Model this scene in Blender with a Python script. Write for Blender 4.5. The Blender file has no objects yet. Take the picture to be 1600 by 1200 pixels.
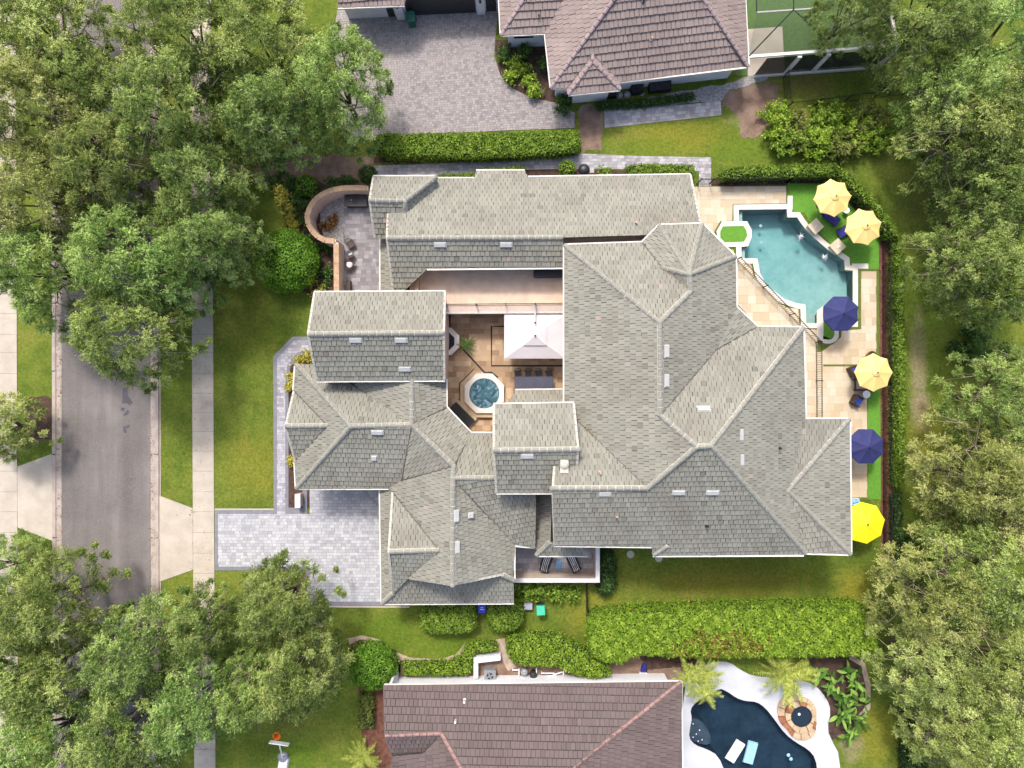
import bpy, math, random
import numpy as np
from mathutils import Vector, Matrix
R = math.radians
rng = np.random.default_rng(7)
random.seed(7)
DEBUG = 0
# ------------------------------------------------------------------ camera, sky, sun, exposure
H = 55.0                      # drone height in metres; 20 px of the 1600 px photo = 1 m on the ground
sc = bpy.context.scene
col = sc.collection
cam = bpy.data.cameras.new('camera'); cam.sensor_width = 36; cam.lens = 36 * H / 80; cam.clip_end = 3000
camo = bpy.data.objects.new('camera', cam); col.objects.link(camo); camo.location = (0, 0, H)
sc.camera = camo
SUN_EL = 54; SUN_DIR = Vector((-0.3, 0.95, 0)).normalized()      # towards the sun, in plan
w = bpy.data.worlds.new('World'); sc.world = w; w.use_nodes = True
nt = w.node_tree; bg = nt.nodes['Background']; bg.inputs[1].default_value = 0.15
sky = nt.nodes.new('ShaderNodeTexSky'); sky.sky_type = 'NISHITA'; sky.sun_disc = False
sky.sun_elevation = R(SUN_EL); sky.sun_rotation = math.atan2(SUN_DIR.x, SUN_DIR.y)
sky.dust_density = 4.0; sky.air_density = .85; sky.ozone_density = .6
nt.links.new(sky.outputs[0], bg.inputs[0])
sun = bpy.data.lights.new('sun', 'SUN'); sun.energy = 1.5; sun.angle = R(8); sun.color = (1, .975, .935)
suno = bpy.data.objects.new('sun', sun); col.objects.link(suno)
sd = Vector((SUN_DIR.x * math.cos(R(SUN_EL)), SUN_DIR.y * math.cos(R(SUN_EL)), math.sin(R(SUN_EL))))
suno.rotation_euler = sd.to_track_quat('Z', 'Y').to_euler(); suno.location = (0, 0, 80)
sc.view_settings.view_transform = 'Standard'; sc.view_settings.look = 'None'
sc.view_settings.exposure = 1.08; sc.view_settings.gamma = 1; sc.view_settings.use_curve_mapping = False
sc.render.engine = 'CYCLES'
sc.cycles.max_bounces = 6; sc.cycles.transparent_max_bounces = 6
sc.cycles.use_denoising = True; sc.cycles.denoiser = 'OPENIMAGEDENOISE'; sc.cycles.denoising_input_passes = 'RGB_ALBEDO_NORMAL'; sc.cycles.denoising_prefilter = 'ACCURATE'

# ------------------------------------------------------------------ helpers
def P(px, py, z=0.0):
    k = (H - z) / 1100.0
    return ((px - 800) * k, (600 - py) * k, z)
def P2(px, py, z=0.0): return P(px, py, z)[:2]
W = {}
def wl(o): return W.get(o.name, Vector((0, 0, 0)))
def link(o, parent=None, at=(0, 0, 0)):
    col.objects.link(o)
    if parent is not None:
        o.parent = parent; o.location = Vector(at) - wl(parent)
    else: o.location = at
    W[o.name] = Vector(at)
    return o
def tag(o, label, cat, group=None):
    o['label'] = label; o['category'] = cat
    if group: o['group'] = group
    return o
def thing(name, label, cat, at=(0, 0, 0), group=None):
    o = bpy.data.objects.new(name, None); o.empty_display_size = .2
    link(o, None, at); return tag(o, label, cat, group)
def structure(o): o['kind'] = 'structure'; return o
def stuff(o): o['kind'] = 'stuff'; return o
def mesh(name, verts, faces, mats, mi=None, rnd=None, smooth=False):
    me = bpy.data.meshes.new(name); me.from_pydata([tuple(v) for v in verts], [], faces)
    for m in (mats if isinstance(mats, (list, tuple)) else [mats]): me.materials.append(m)
    if mi is not None: me.polygons.foreach_set('material_index', np.asarray(mi, np.int32))
    if rnd is not None:
        a = me.attributes.new('rnd', 'FLOAT', 'FACE'); a.data.foreach_set('value', np.asarray(rnd, np.float32))
    if smooth: me.polygons.foreach_set('use_smooth', np.ones(len(me.polygons), bool))
    me.update(); return me
def obj(name, me, parent=None, at=(0, 0, 0)):
    return link(bpy.data.objects.new(name, me), parent, at)
def quadmesh(name, V, nper, mats, rnd, mi=None):
    """fast mesh: V (n*nper,3), consecutive nper verts per face"""
    n = len(V) // nper; me = bpy.data.meshes.new(name)
    me.vertices.add(len(V)); me.vertices.foreach_set('co', np.ascontiguousarray(V, np.float32).ravel())
    me.loops.add(len(V)); me.loops.foreach_set('vertex_index', np.arange(len(V), dtype=np.int32))
    me.polygons.add(n); me.polygons.foreach_set('loop_start', np.arange(0, n * nper, nper, dtype=np.int32))
    for m in (mats if isinstance(mats, (list, tuple)) else [mats]): me.materials.append(m)
    if mi is not None: me.polygons.foreach_set('material_index', np.asarray(mi, np.int32))
    a = me.attributes.new('rnd', 'FLOAT', 'FACE'); a.data.foreach_set('value', np.asarray(rnd, np.float32))
    me.update(calc_edges=True); return me
class B:
    """collects shapes into one mesh"""
    def __init__(s): s.v = []; s.f = []; s.m = []; s.r = []
    def add(s, v, f, m=0, r=0.5):
        b = len(s.v); s.v += [tuple(x) for x in v]; s.f += [tuple(b + i for i in q) for q in f]
        s.m += [m] * len(f); s.r += [r] * len(f); return s
    def box(s, c, d, rz=0, m=0, top=1.0, r=.5):
        x, y, z = d[0] / 2, d[1] / 2, d[2] / 2; ca, sa = math.cos(rz), math.sin(rz); V = []
        for k, t in ((-z, 1), (z, top)):
            for a, b in ((-x, -y), (x, -y), (x, y), (-x, y)):
                a *= t; b *= t; V.append((c[0] + a * ca - b * sa, c[1] + a * sa + b * ca, c[2] + k))
        return s.add(V, [(3, 2, 1, 0), (4, 5, 6, 7), (0, 1, 5, 4), (1, 2, 6, 5), (2, 3, 7, 6), (3, 0, 4, 7)], m, r)
    def prism(s, poly, z0, z1, m=0, r=.5, bottom=True):
        p = ccw(poly); n = len(p)
        V = [(x, y, z0) for x, y in p] + [(x, y, z1) for x, y in p]
        F = [tuple(range(n, 2 * n))] + [(i, (i + 1) % n, n + (i + 1) % n, n + i) for i in range(n)]
        if bottom: F.append(tuple(range(n - 1, -1, -1)))
        return s.add(V, F, m, r)
    def tube(s, p0, p1, r0, r1=None, n=6, m=0, cap=True, r=.5):
        r1 = r0 if r1 is None else r1; p0 = Vector(p0); p1 = Vector(p1); d = (p1 - p0)
        if d.length < 1e-6: return s
        q = d.to_track_quat('Z', 'Y'); V = []
        for p, rr in ((p0, r0), (p1, r1)):
            for i in range(n):
                a = 2 * math.pi * i / n; V.append(p + q @ Vector((rr * math.cos(a), rr * math.sin(a), 0)))
        F = [(i, (i + 1) % n, n + (i + 1) % n, n + i) for i in range(n)]
        if cap: F += [tuple(range(n - 1, -1, -1)), tuple(range(n, 2 * n))]
        return s.add(V, F, m, r)
    def path(s, pts, r, n=6, m=0):
        for a, b in zip(pts, pts[1:]): s.tube(a, b, r, r, n, m)
        return s
    def lathe(s, prof, c=(0, 0, 0), n=16, m=0, capends=True, r=.5):
        V = []; F = []
        for rr, z in prof:
            for i in range(n):
                a = 2 * math.pi * i / n; V.append((c[0] + rr * math.cos(a), c[1] + rr * math.sin(a), c[2] + z))
        for k in range(len(prof) - 1):
            for i in range(n):
                j = (i + 1) % n; F.append((k * n + i, k * n + j, (k + 1) * n + j, (k + 1) * n + i))
        if capends: F += [tuple(range(n - 1, -1, -1)), tuple(range((len(prof) - 1) * n, len(prof) * n))]
        return s.add(V, F, m, r)
    def build(s, name, mats, parent=None, at=(0, 0, 0), smooth=False):
        v = [(x - at[0], y - at[1], z - at[2]) for x, y, z in s.v] if tuple(at) != (0, 0, 0) else s.v
        return obj(name, mesh(name, v, s.f, mats, s.m, s.r, smooth), parent, at)
def ccw(p):
    p = [tuple(q[:2]) for q in p]
    a = sum(p[i][0] * p[(i + 1) % len(p)][1] - p[(i + 1) % len(p)][0] * p[i][1] for i in range(len(p)))
    return p if a > 0 else p[::-1]
def px(poly, z=0.0): return [P2(x, y, z) for x, y in poly]
def smooth_poly(p, it=2):
    for _ in range(it):
        q = []
        for i in range(len(p)):
            a, b = p[i], p[(i + 1) % len(p)]
            q += [(a[0] * .75 + b[0] * .25, a[1] * .75 + b[1] * .25), (a[0] * .25 + b[0] * .75, a[1] * .25 + b[1] * .75)]
        p = q
    return p
def ragged(p, step=.5, amp=.12):
    q = []
    for i in range(len(p)):
        a, b = Vector(p[i]), Vector(p[(i + 1) % len(p)]); n = max(1, int((b - a).length / step))
        for k in range(n):
            c = a.lerp(b, k / n); q.append((c.x + random.uniform(-amp, amp), c.y + random.uniform(-amp, amp)))
    return q
def inset(p, d):
    p = ccw(p); n = len(p); out = []
    for i in range(n):
        a, b, c = Vector(p[i - 1]), Vector(p[i]), Vector(p[(i + 1) % n])
        e1 = (b - a).normalized(); e2 = (c - b).normalized()
        n1 = Vector((-e1.y, e1.x)); n2 = Vector((-e2.y, e2.x)); m = n1 + n2
        k = max(.3, 1 + n1.dot(n2)); out.append(tuple(b + m * (d / k)))
    return out
def strip(pts, wd):
    """closed polygon round a centre line"""
    L = []; Rr = []
    for i, p in enumerate(pts):
        a = Vector(pts[max(0, i - 1)]); b = Vector(pts[min(len(pts) - 1, i + 1)]); t = (b - a).normalized(); n = Vector((-t.y, t.x))
        L.append(tuple(Vector(p) + n * wd / 2)); Rr.append(tuple(Vector(p) - n * wd / 2))
    return L + Rr[::-1]
def arc(c, r, a0, a1, n=10): return [(c[0] + r * math.cos(R(a0 + (a1 - a0) * i / n)), c[1] + r * math.sin(R(a0 + (a1 - a0) * i / n))) for i in range(n + 1)]
def inside(pts, poly):
    x, y = pts[:, 0], pts[:, 1]; c = np.zeros(len(pts), bool); n = len(poly)
    for i in range(n):
        x0, y0 = poly[i]; x1, y1 = poly[i - 1]
        if y0 == y1: continue
        c ^= ((y0 > y) != (y1 > y)) & (x < (x1 - x0) * (y - y0) / (y1 - y0) + x0)
    return c
def clip_rect(poly, x0, y0, x1, y1):
    def cl(p, ax, v, sg):
        o = []
        for i in range(len(p)):
            a, b = p[i - 1], p[i]; da = (a[ax] - v) * sg; db = (b[ax] - v) * sg
            if (da >= 0) != (db >= 0):
                t = da / (da - db); o.append((a[0] + (b[0] - a[0]) * t, a[1] + (b[1] - a[1]) * t))
            if db >= 0: o.append(b)
        return o
    for ax, v, sg in ((0, x0, 1), (0, x1, -1), (1, y0, 1), (1, y1, -1)):
        poly = cl(poly, ax, v, sg)
        if len(poly) < 3: return []
    o = []
    for q in poly:
        if not o or abs(q[0] - o[-1][0]) + abs(q[1] - o[-1][1]) > 1e-4: o.append(q)
    if len(o) > 2 and abs(o[0][0] - o[-1][0]) + abs(o[0][1] - o[-1][1]) < 1e-4: o.pop()
    return o if len(o) > 2 else []
def area(p): return .5 * abs(sum(p[i][0] * p[(i + 1) % len(p)][1] - p[(i + 1) % len(p)][0] * p[i][1] for i in range(len(p))))
def tessel(poly, cw, ch, gap, bond=.5, jit=0.0, amin=.12):
    """clip a running-bond grid to a polygon"""
    xs = [p[0] for p in poly]; ys = [p[1] for p in poly]; out = []; r = 0; y = min(ys)
    bb = []
    while y < max(ys):
        x = min(xs) - cw * (1 + (r % 2) * bond) + random.uniform(-jit, jit) * cw
        while x < max(xs):
            ww = cw * (1 + random.uniform(-jit, jit))
            c = clip_rect(poly, x + gap / 2, y + gap / 2, x + ww - gap / 2, y + ch - gap / 2)
            if c and area(c) > amin * cw * ch: out.append(c)
            x += ww
        y += ch; r += 1
    return out
# ------------------------------------------------------------------ materials
M = {}
def lin(c): return tuple(((x / 255) / 12.92 if x / 255 <= .04045 else ((x / 255 + .055) / 1.055) ** 2.4) for x in c)
def newmat(name):
    m = bpy.data.materials.new(name); m.use_nodes = True; t = m.node_tree; M[name] = m
    return m, t, t.nodes['Principled BSDF']
def nd(t, kind, **kw):
    n = t.nodes.new(kind)
    for k, v in kw.items():
        if k.startswith('i_'): n.inputs[k[2:].replace('_', ' ')].default_value = v
        else: setattr(n, k, v)
    return n
def ramp(t, stops, fac):
    n = t.nodes.new('ShaderNodeValToRGB'); e = n.color_ramp.elements
    while len(e) < len(stops): e.new(.5)
    for x, (p, c) in zip(e, stops): x.position = p; x.color = (*c, 1)
    t.links.new(fac, n.inputs[0]); return n.outputs[0]
def pos(t): return nd(t, 'ShaderNodeNewGeometry').outputs['Position']
def noise(t, scale, detail=3, vec=None, rough=.55):
    n = nd(t, 'ShaderNodeTexNoise'); n.inputs['Scale'].default_value = scale; n.inputs['Detail'].default_value = detail; n.inputs['Roughness'].default_value = rough
    t.links.new(vec if vec is not None else pos(t), n.inputs['Vector']); return n.outputs['Fac']
def mix(t, fac, a, b, kind='MIX'):
    n = nd(t, 'ShaderNodeMix', data_type='RGBA', blend_type=kind)
    for s, v in ((0, fac), (6, a), (7, b)):
        if isinstance(v, (int, float)): n.inputs[s].default_value = v
        elif isinstance(v, tuple): n.inputs[s].default_value = (*v, 1)
        else: t.links.new(v, n.inputs[s])
    return n.outputs[2]
def math_(t, op, a, b=0.0, clamp=False):
    n = nd(t, 'ShaderNodeMath', operation=op, use_clamp=clamp)
    for i, v in enumerate((a, b)):
        if isinstance(v, (int, float)): n.inputs[i].default_value = v
        else: t.links.new(v, n.inputs[i])
    return n.outputs[0]
def bump(t, bs, h, strength=.4, dist=.02):
    n = nd(t, 'ShaderNodeBump'); n.inputs['Strength'].default_value = strength; n.inputs['Distance'].default_value = dist
    t.links.new(h, n.inputs['Height']); t.links.new(n.outputs[0], bs.inputs['Normal'])
def plain(name, c, c2=None, sc_=3.0, rough=.7, bmp=.2, metal=0.0, fine=18.0):
    """two-tone procedural surface with grain"""
    m, t, b = newmat(name); c2 = c2 or tuple(x * .8 for x in c)
    n1 = noise(t, sc_, 4); n2 = noise(t, fine, 2)
    f = math_(t, 'ADD', math_(t, 'MULTIPLY', n1, .7), math_(t, 'MULTIPLY', n2, .3))
    t.links.new(ramp(t, [(.36, c2), (.62, c)], f), b.inputs['Base Color'])
    b.inputs['Roughness'].default_value = rough; b.inputs['Metallic'].default_value = metal
    if bmp: bump(t, b, n2, bmp, .015)
    return m
def attr(t, name='rnd'): return nd(t, 'ShaderNodeAttribute', attribute_name=name).outputs['Fac']
def pieces(name, stops, rough=.75, dirt=None, dscale=.6, bmp=.3, damt=.5):
    """per-piece colour from the rnd attribute, with stains over it"""
    m, t, b = newmat(name); c = ramp(t, stops, attr(t))
    g = noise(t, 14, 3); c = mix(t, math_(t, 'MULTIPLY', g, .5), c, tuple(.6 * x for x in stops[len(stops) // 2][1]), 'MIX')
    if dirt: c = mix(t, math_(t, 'MULTIPLY', ramp_f(t, noise(t, dscale, 5), .48, .75), damt), c, dirt)
    t.links.new(c, b.inputs['Base Color']); b.inputs['Roughness'].default_value = rough; bump(t, b, g, bmp, .01); return m
def ramp_f(t, f, a, b_):
    n = nd(t, 'ShaderNodeMapRange', clamp=True); n.inputs[1].default_value = a; n.inputs[2].default_value = b_
    t.links.new(f, n.inputs[0]); return n.outputs[0]
def leafmat(name, dark, mid, light, trans=.35, hue=.0):
    m, t, b = newmat(name); c = ramp(t, [(0, dark), (.55, mid), (1, light)], attr(t))
    if hue:
        oi = nd(t, 'ShaderNodeObjectInfo').outputs['Random']
        hs = nd(t, 'ShaderNodeHueSaturation'); t.links.new(c, hs.inputs['Color'])
        t.links.new(math_(t, 'ADD', .5 - hue / 2, math_(t, 'MULTIPLY', oi, hue)), hs.inputs['Hue'])
        t.links.new(math_(t, 'ADD', .85, math_(t, 'MULTIPLY', oi, .3)), hs.inputs['Value']); c = hs.outputs[0]
    t.links.new(c, b.inputs['Base Color']); b.inputs['Roughness'].default_value = .7
    b.inputs['Specular IOR Level'].default_value = .12
    tr = nd(t, 'ShaderNodeBsdfTranslucent'); t.links.new(mix(t, .5, c, light), tr.inputs[0])
    mx = nd(t, 'ShaderNodeMixShader'); mx.inputs[0].default_value = trans
    t.links.new(b.outputs[0], mx.inputs[1]); t.links.new(tr.outputs[0], mx.inputs[2])
    t.links.new(mx.outputs[0], t.nodes['Material Output'].inputs[0]); return m
def A(r, g, b, k=.8): return tuple(k * x for x in lin((r, g, b)))
# ---- lawn
def lawn_material():
    m, t, b = newmat('lawn'); p = pos(t)
    big = noise(t, .16, 4, p); med = noise(t, .9, 4, p); fine = noise(t, 4.5, 4, p, .7); fin2 = noise(t, 15, 3, p, .7)
    f = math_(t, 'ADD', math_(t, 'MULTIPLY', big, .62), math_(t, 'MULTIPLY', med, .38))
    c = ramp(t, [(.34, A(80, 106, 34)), (.46, A(99, 124, 42)), (.56, A(123, 139, 52)), (.68, A(146, 145, 68))], f)
    c = mix(t, math_(t, 'MULTIPLY', ramp_f(t, noise(t, .55, 5, p, .65), .6, .74), .6), c, A(146, 122, 66))
    # worn patches: bare sand, thin grass; also shadow and sunlight painted as grass tone, each with a place of its own
    sep = nd(t, 'ShaderNodeSeparateXYZ'); t.links.new(p, sep.inputs[0])
    wn = math_(t, 'MULTIPLY', math_(t, 'SUBTRACT', noise(t, 1.3, 4, p, .7), .5), 1.6)
    for (cx, cy, rx, ry, colr, amt) in WORN_AND_LIGHT:
        X, Y = P2(cx, cy); dx = math_(t, 'DIVIDE', math_(t, 'SUBTRACT', sep.outputs[0], X), rx / 20); dy = math_(t, 'DIVIDE', math_(t, 'SUBTRACT', sep.outputs[1], Y), ry / 20)
        d = math_(t, 'SQRT', math_(t, 'ADD', math_(t, 'MULTIPLY', dx, dx), math_(t, 'MULTIPLY', dy, dy)))
        d = math_(t, 'ADD', d, wn)
        c = mix(t, math_(t, 'MULTIPLY', math_(t, 'SUBTRACT', 1.0, ramp_f(t, d, .45, 1.1)), amt), c, colr)
    g = math_(t, 'ADD', math_(t, 'MULTIPLY', fine, .5), math_(t, 'MULTIPLY', fin2, .5))
    c = mix(t, ramp_f(t, g, .4, .62), mix(t, .5, c, (0.015, .02, .004)), mix(t, .12, c, A(190, 180, 90)))
    t.links.new(c, b.inputs['Base Color']); b.inputs['Roughness'].default_value = .9; b.inputs['Specular IOR Level'].default_value = .1
    bump(t, b, g, .8, .06)
SAND = A(178, 158, 132); OLIVE = A(112, 108, 34); LUSH = A(98, 132, 32); YEL = A(158, 152, 52); BROWN = A(120, 98, 62)
WORN_AND_LIGHT = [(1435, 560, 16, 90, SAND, .75), (1440, 645, 18, 40, SAND, .8), (1445, 320, 45, 40, BROWN, .35), (1180, 165, 44, 46, SAND, .85), (1060, 215, 110, 30, YEL, .6), (1150, 230, 50, 30, LUSH, .6),
        (1010, 230, 60, 20, LUSH, .5), (700, 970, 60, 25, BROWN, .5), (610, 985, 70, 30, LUSH, .6), (690, 1010, 70, 26, LUSH, .6), (930, 960, 60, 40, YEL, .55), (1130, 905, 170, 34, OLIVE, .6),  # olive patch on the south lawn paints in the villa's shadow
        (1335, 920, 34, 40, YEL, .7), (1370, 1150, 40, 60, YEL, .6), (1330, 1165, 22, 30, SAND, .5), (400, 730, 60, 60, YEL, .4), (380, 500, 50, 90, OLIVE, .3), (470, 1180, 40, 25, LUSH, .7), (440, 1120, 60, 30, BROWN, .35), (540, 225, 40, 22, YEL, .5),  # leading yellow patch paints the sunlit grass beside that shadow
        (1260, 130, 50, 26, BROWN, .6), (490, 265, 110, 26, BROWN, .7), (270, 520, 14, 80, OLIVE, .4), (1300, 740, 60, 120, LUSH, .2), (1450, 480, 45, 110, LUSH, .45), (1450, 690, 40, 60, YEL, .5)]  # last two patches brighten the tree-shaded east strip by colour
lawn_material()
plain('concrete', A(200, 189, 172), A(180, 168, 152), .8, .85, .15)
plain('gutter_concrete', A(188, 174, 163), A(164, 149, 138), 1.2, .85, .15)
def asphalt():
    m, t, b = newmat('asphalt'); p = pos(t)
    st = nd(t, 'ShaderNodeMapping'); st.inputs['Scale'].default_value = (.9, .09, 1); t.links.new(p, st.inputs[0])
    f = math_(t, 'ADD', math_(t, 'MULTIPLY', noise(t, .8, 5, st.outputs[0]), .6), math_(t, 'MULTIPLY', noise(t, .35, 5, p), .4))
    c = ramp(t, [(.36, A(102, 96, 92)), (.52, A(119, 113, 109)), (.64, A(139, 132, 127))], f)
    g = noise(t, 26, 2, p); c = mix(t, ramp_f(t, g, .5, .8), c, A(148, 139, 134)); c = mix(t, ramp_f(t, noise(t, 12, 3, p), .62, .7), c, A(96, 88, 88))
    t.links.new(c, b.inputs['Base Color']); b.inputs['Roughness'].default_value = .9; bump(t, b, g, .4, .01)
asphalt()
plain('oil_stain', A(86, 82, 88), A(70, 67, 72), 2, .6, .1)
pieces('paver_white', [(0, A(164, 165, 169)), (.3, A(183, 184, 187)), (.7, A(196, 196, 198)), (1, A(212, 211, 211))], .8, A(170, 168, 176), .35, .2, .4)
pieces('paver_walk', [(0, A(148, 147, 154)), (.4, A(178, 177, 185)), (1, A(210, 208, 212))], .8, A(160, 150, 150), .5)
pieces('paver_patio', [(0, A(132, 126, 130)), (.5, A(156, 151, 154)), (1, A(186, 182, 184))], .8, A(120, 112, 110), .6)
pieces('paver_neighbor', [(0, A(140, 133, 131)), (.4, A(160, 152, 149)), (1, A(180, 172, 168))], .85, A(188, 179, 171), .1, .3, .75)
pieces('paver_path', [(0, A(152, 149, 152)), (.5, A(182, 179, 181)), (1, A(208, 205, 206))], .85, A(118, 110, 108), .7)
plain('paver_border', A(138, 138, 145), A(120, 120, 128), 2, .8, .2)
plain('paver_joint', A(120, 114, 112), A(98, 92, 88), 4, .9, .1)
pieces('travertine', [(0, A(202, 180, 145)), (.35, A(216, 198, 166)), (.75, A(224, 209, 181)), (1, A(231, 218, 195))], .6, A(200, 168, 128), .5, .2, .5)
pieces('travertine_court', [(0, A(150, 116, 84)), (.4, A(188, 156, 120)), (1, A(220, 194, 158))], .6, A(160, 128, 98), .7, .2, .5)
plain('travertine_joint', A(188, 164, 126), A(166, 140, 104), 3, .85, .1)
plain('terrace_tile', A(232, 206, 178), A(216, 184, 158), 1.5, .6, .1)
plain('turf', A(104, 158, 48), A(84, 140, 38), 6, .9, .5, 0, 40)
plain('turf_court', A(88, 116, 60), A(74, 102, 48), 4, .9, .3, 0, 30)
plain('turf_strip', A(112, 124, 52), A(84, 98, 34), 6, .9, .4, 0, 30)
plain('mulch', A(94, 70, 58), A(58, 42, 36), 2.5, .95, .9, 0, 14)
plain('soil', A(150, 126, 108), A(112, 88, 72), 1.2, .95, .7, 0, 9)
plain('red_mulch', A(128, 84, 66), A(84, 52, 40), 3, .95, .9, 0, 14)
plain('sand_path', A(196, 176, 158), A(164, 140, 122), 2, .9, .4)
plain('pool_coping', A(234, 228, 217), A(220, 212, 200), 2, .5, .05)
plain('white_deck', A(214, 215, 217), A(190, 191, 194), .35, .6, .05)
plain('stucco', A(226, 206, 190), A(212, 190, 174), 2, .85, .2)
plain('stucco_white', A(236, 236, 240), A(222, 222, 228), 1.5, .85, .15)
plain('trim_white', A(238, 234, 226), A(222, 216, 206), 3, .6, .05)
plain('window_dark', (.012, .014, .018), (.03, .034, .04), 1, .08, 0)
plain('garage_door', (.02, .02, .024), (.03, .03, .034), 3, .5, .05)
plain('dark_band', (.022, .018, .012), (.035, .03, .018), 5, .8, .3)
TILE = [(0, A(100, 93, 83)), (.08, A(117, 112, 100)), (.2, A(134, 132, 118)), (.5, A(147, 145, 131)), (.85, A(158, 156, 141)), (.96, A(167, 164, 149)), (1, A(174, 154, 143))]
pieces('roof_tile_green', TILE, .8, A(120, 112, 100), .32, .25, .55)
pieces('roof_tile_mauve', [(0, A(134, 118, 112)), (.4, A(148, 131, 124)), (.8, A(156, 139, 131)), (1, A(172, 155, 147))], .8, A(186, 166, 156), .35, .25, .35)
pieces('roof_tile_brown', [(0, A(96, 82, 79)), (.4, A(110, 95, 91)), (.8, A(118, 103, 98)), (1, A(132, 117, 112))], .8, A(90, 72, 70), .5, .25, .35)
plain('cap_green', A(154, 152, 140), A(136, 134, 123), 3, .8, .25); plain('mortar', A(203, 197, 183), A(184, 178, 163), 4, .85, .2)
plain('cap_mauve', A(172, 152, 148), A(150, 130, 130), 3, .8, .25); plain('cap_brown', A(166, 130, 120), A(138, 107, 100), 3, .8, .25)
plain('mortar_dark', A(120, 104, 104), A(104, 88, 88), 4, .85, .2)
plain('underlay', A(72, 68, 62), A(56, 53, 48), 2, .9, .1)
plain('vent_white', A(200, 199, 194), A(188, 187, 182), 3, .5, .05)
plain('pipe_pink', A(206, 172, 158), A(186, 150, 138), 3, .7, .1)
plain('metal_dark', (.012, .012, .014), (.025, .025, .028), 4, .45, .1)
plain('metal_black', (.008, .008, .009), (.014, .014, .016), 4, .5, .1)
plain('valley_metal', A(92, 90, 84), A(70, 68, 64), 4, .6, .1)
plain('metal_gray', A(170, 172, 176), A(146, 148, 152), 4, .4, .1, .3)
plain('bark', A(120, 106, 90), A(92, 80, 66), 3, .95, .8); plain('twig', A(186, 176, 150), A(150, 140, 116), 3, .9, .3)
plain('stem', A(86, 70, 50), A(60, 50, 36), 4, .95, .5); plain('hedge_core', (.012, .02, .006), (.02, .03, .009), 3, 1, .5)
plain('canvas_cream', A(248, 222, 142), A(242, 210, 126), 1.2, .8, .1); plain('canvas_navy', A(46, 52, 108), A(38, 43, 94), 2, .8, .1)
plain('canvas_yellow', A(250, 244, 20), A(240, 232, 14), 2, .7, .05); plain('canvas_white', A(226, 220, 221), A(214, 207, 210), 1, .8, .1)
plain('cushion_blue', A(58, 88, 190), A(48, 74, 168), 3, .8, .2); plain('mesh_navy', A(48, 48, 140), A(40, 40, 118), 5, .7, .2)
plain('wood_dark', A(78, 56, 40), A(56, 40, 30), 3, .6, .3); plain('wood_gray', A(188, 184, 178), A(160, 156, 150), 4, .7, .2)
plain('stone_cap', A(204, 172, 138), A(176, 142, 110), 2.5, .85, .4); plain('stone_tan', A(206, 184, 150), A(180, 154, 120), 2, .8, .4); plain('stone_rust', A(172, 112, 72), A(134, 84, 54), 2, .8, .4)
plain('bin_teal', A(76, 206, 164), A(66, 190, 150), 3, .5, .05); plain('bin_dark', (.02, .06, .045), (.016, .05, .04), 3, .5, .05); plain('bin_green', A(20, 104, 84), A(16, 88, 72), 3, .5, .05)
plain('bin_blue', A(44, 70, 214), A(38, 60, 194), 3, .5, .05); plain('box_gray', A(180, 178, 192), A(166, 164, 178), 3, .6, .05)
plain('plastic_white', A(248, 248, 250), A(238, 238, 242), 3, .4, .02); plain('float_blue', A(160, 208, 232), A(146, 196, 224), 3, .5, .05)
plain('table_slate', A(80, 82, 98), A(68, 70, 86), 1.5, .35, .05); plain('red_cloth', A(160, 36, 52), A(130, 28, 42), 3, .8, .1)
plain('orange', A(236, 120, 30), A(220, 100, 20), 3, .5, .05); plain('gravel', A(186, 182, 178), A(120, 116, 112), 6, .9, 1.0, 0, 16)
plain('light_blue', A(130, 180, 232), A(110, 160, 216), 3, .5, .05); plain('terracotta', A(132, 62, 36), A(104, 44, 26), 3, .8, .2)
def clear_water(name, tint, absorb, dens, wave=1.6, strength=.25):
    """see-through water: clear surface with reflections, colour taken up with depth"""
    m, t, b = newmat(name); t.nodes.remove(b); out = t.nodes['Material Output']
    bp = nd(t, 'ShaderNodeBump'); bp.inputs['Strength'].default_value = strength; bp.inputs['Distance'].default_value = .1; t.links.new(noise(t, wave, 4), bp.inputs['Height'])
    fr = nd(t, 'ShaderNodeFresnel'); fr.inputs['IOR'].default_value = 1.33; t.links.new(bp.outputs[0], fr.inputs['Normal'])
    tr = nd(t, 'ShaderNodeBsdfTransparent'); tr.inputs[0].default_value = (*tint, 1); gl = nd(t, 'ShaderNodeBsdfGlossy'); gl.inputs['Roughness'].default_value = .04; t.links.new(bp.outputs[0], gl.inputs['Normal'])
    mx = nd(t, 'ShaderNodeMixShader'); t.links.new(fr.outputs[0], mx.inputs[0]); t.links.new(tr.outputs[0], mx.inputs[1]); t.links.new(gl.outputs[0], mx.inputs[2]); t.links.new(mx.outputs[0], out.inputs['Surface'])
    va = nd(t, 'ShaderNodeVolumeAbsorption'); va.inputs[0].default_value = (*absorb, 1); va.inputs[1].default_value = dens; t.links.new(va.outputs[0], out.inputs['Volume'])
clear_water('pool_water', (.9, .96, .96), (.2, .7, .76), .3); clear_water('pond_water', (.9, .95, .97), (.2, .5, .62), .5, 1.2, .2)
def water(name, deep, rough=.06, wave=2.2, strength=.12):
    m, t, b = newmat(name); n = noise(t, wave, 3)
    t.links.new(mix(t, noise(t, .35, 3), deep, tuple(x * 1.25 for x in deep)), b.inputs['Base Color'])
    b.inputs['Roughness'].default_value = rough; b.inputs['IOR'].default_value = 1.33; b.inputs['Transmission Weight'].default_value = 0.55
    bump(t, b, n, strength, .08)
water('spa_water', A(64, 104, 120), .06, 5, .5); water('dark_water', A(58, 74, 92), .05, 1.6, .1)
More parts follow.
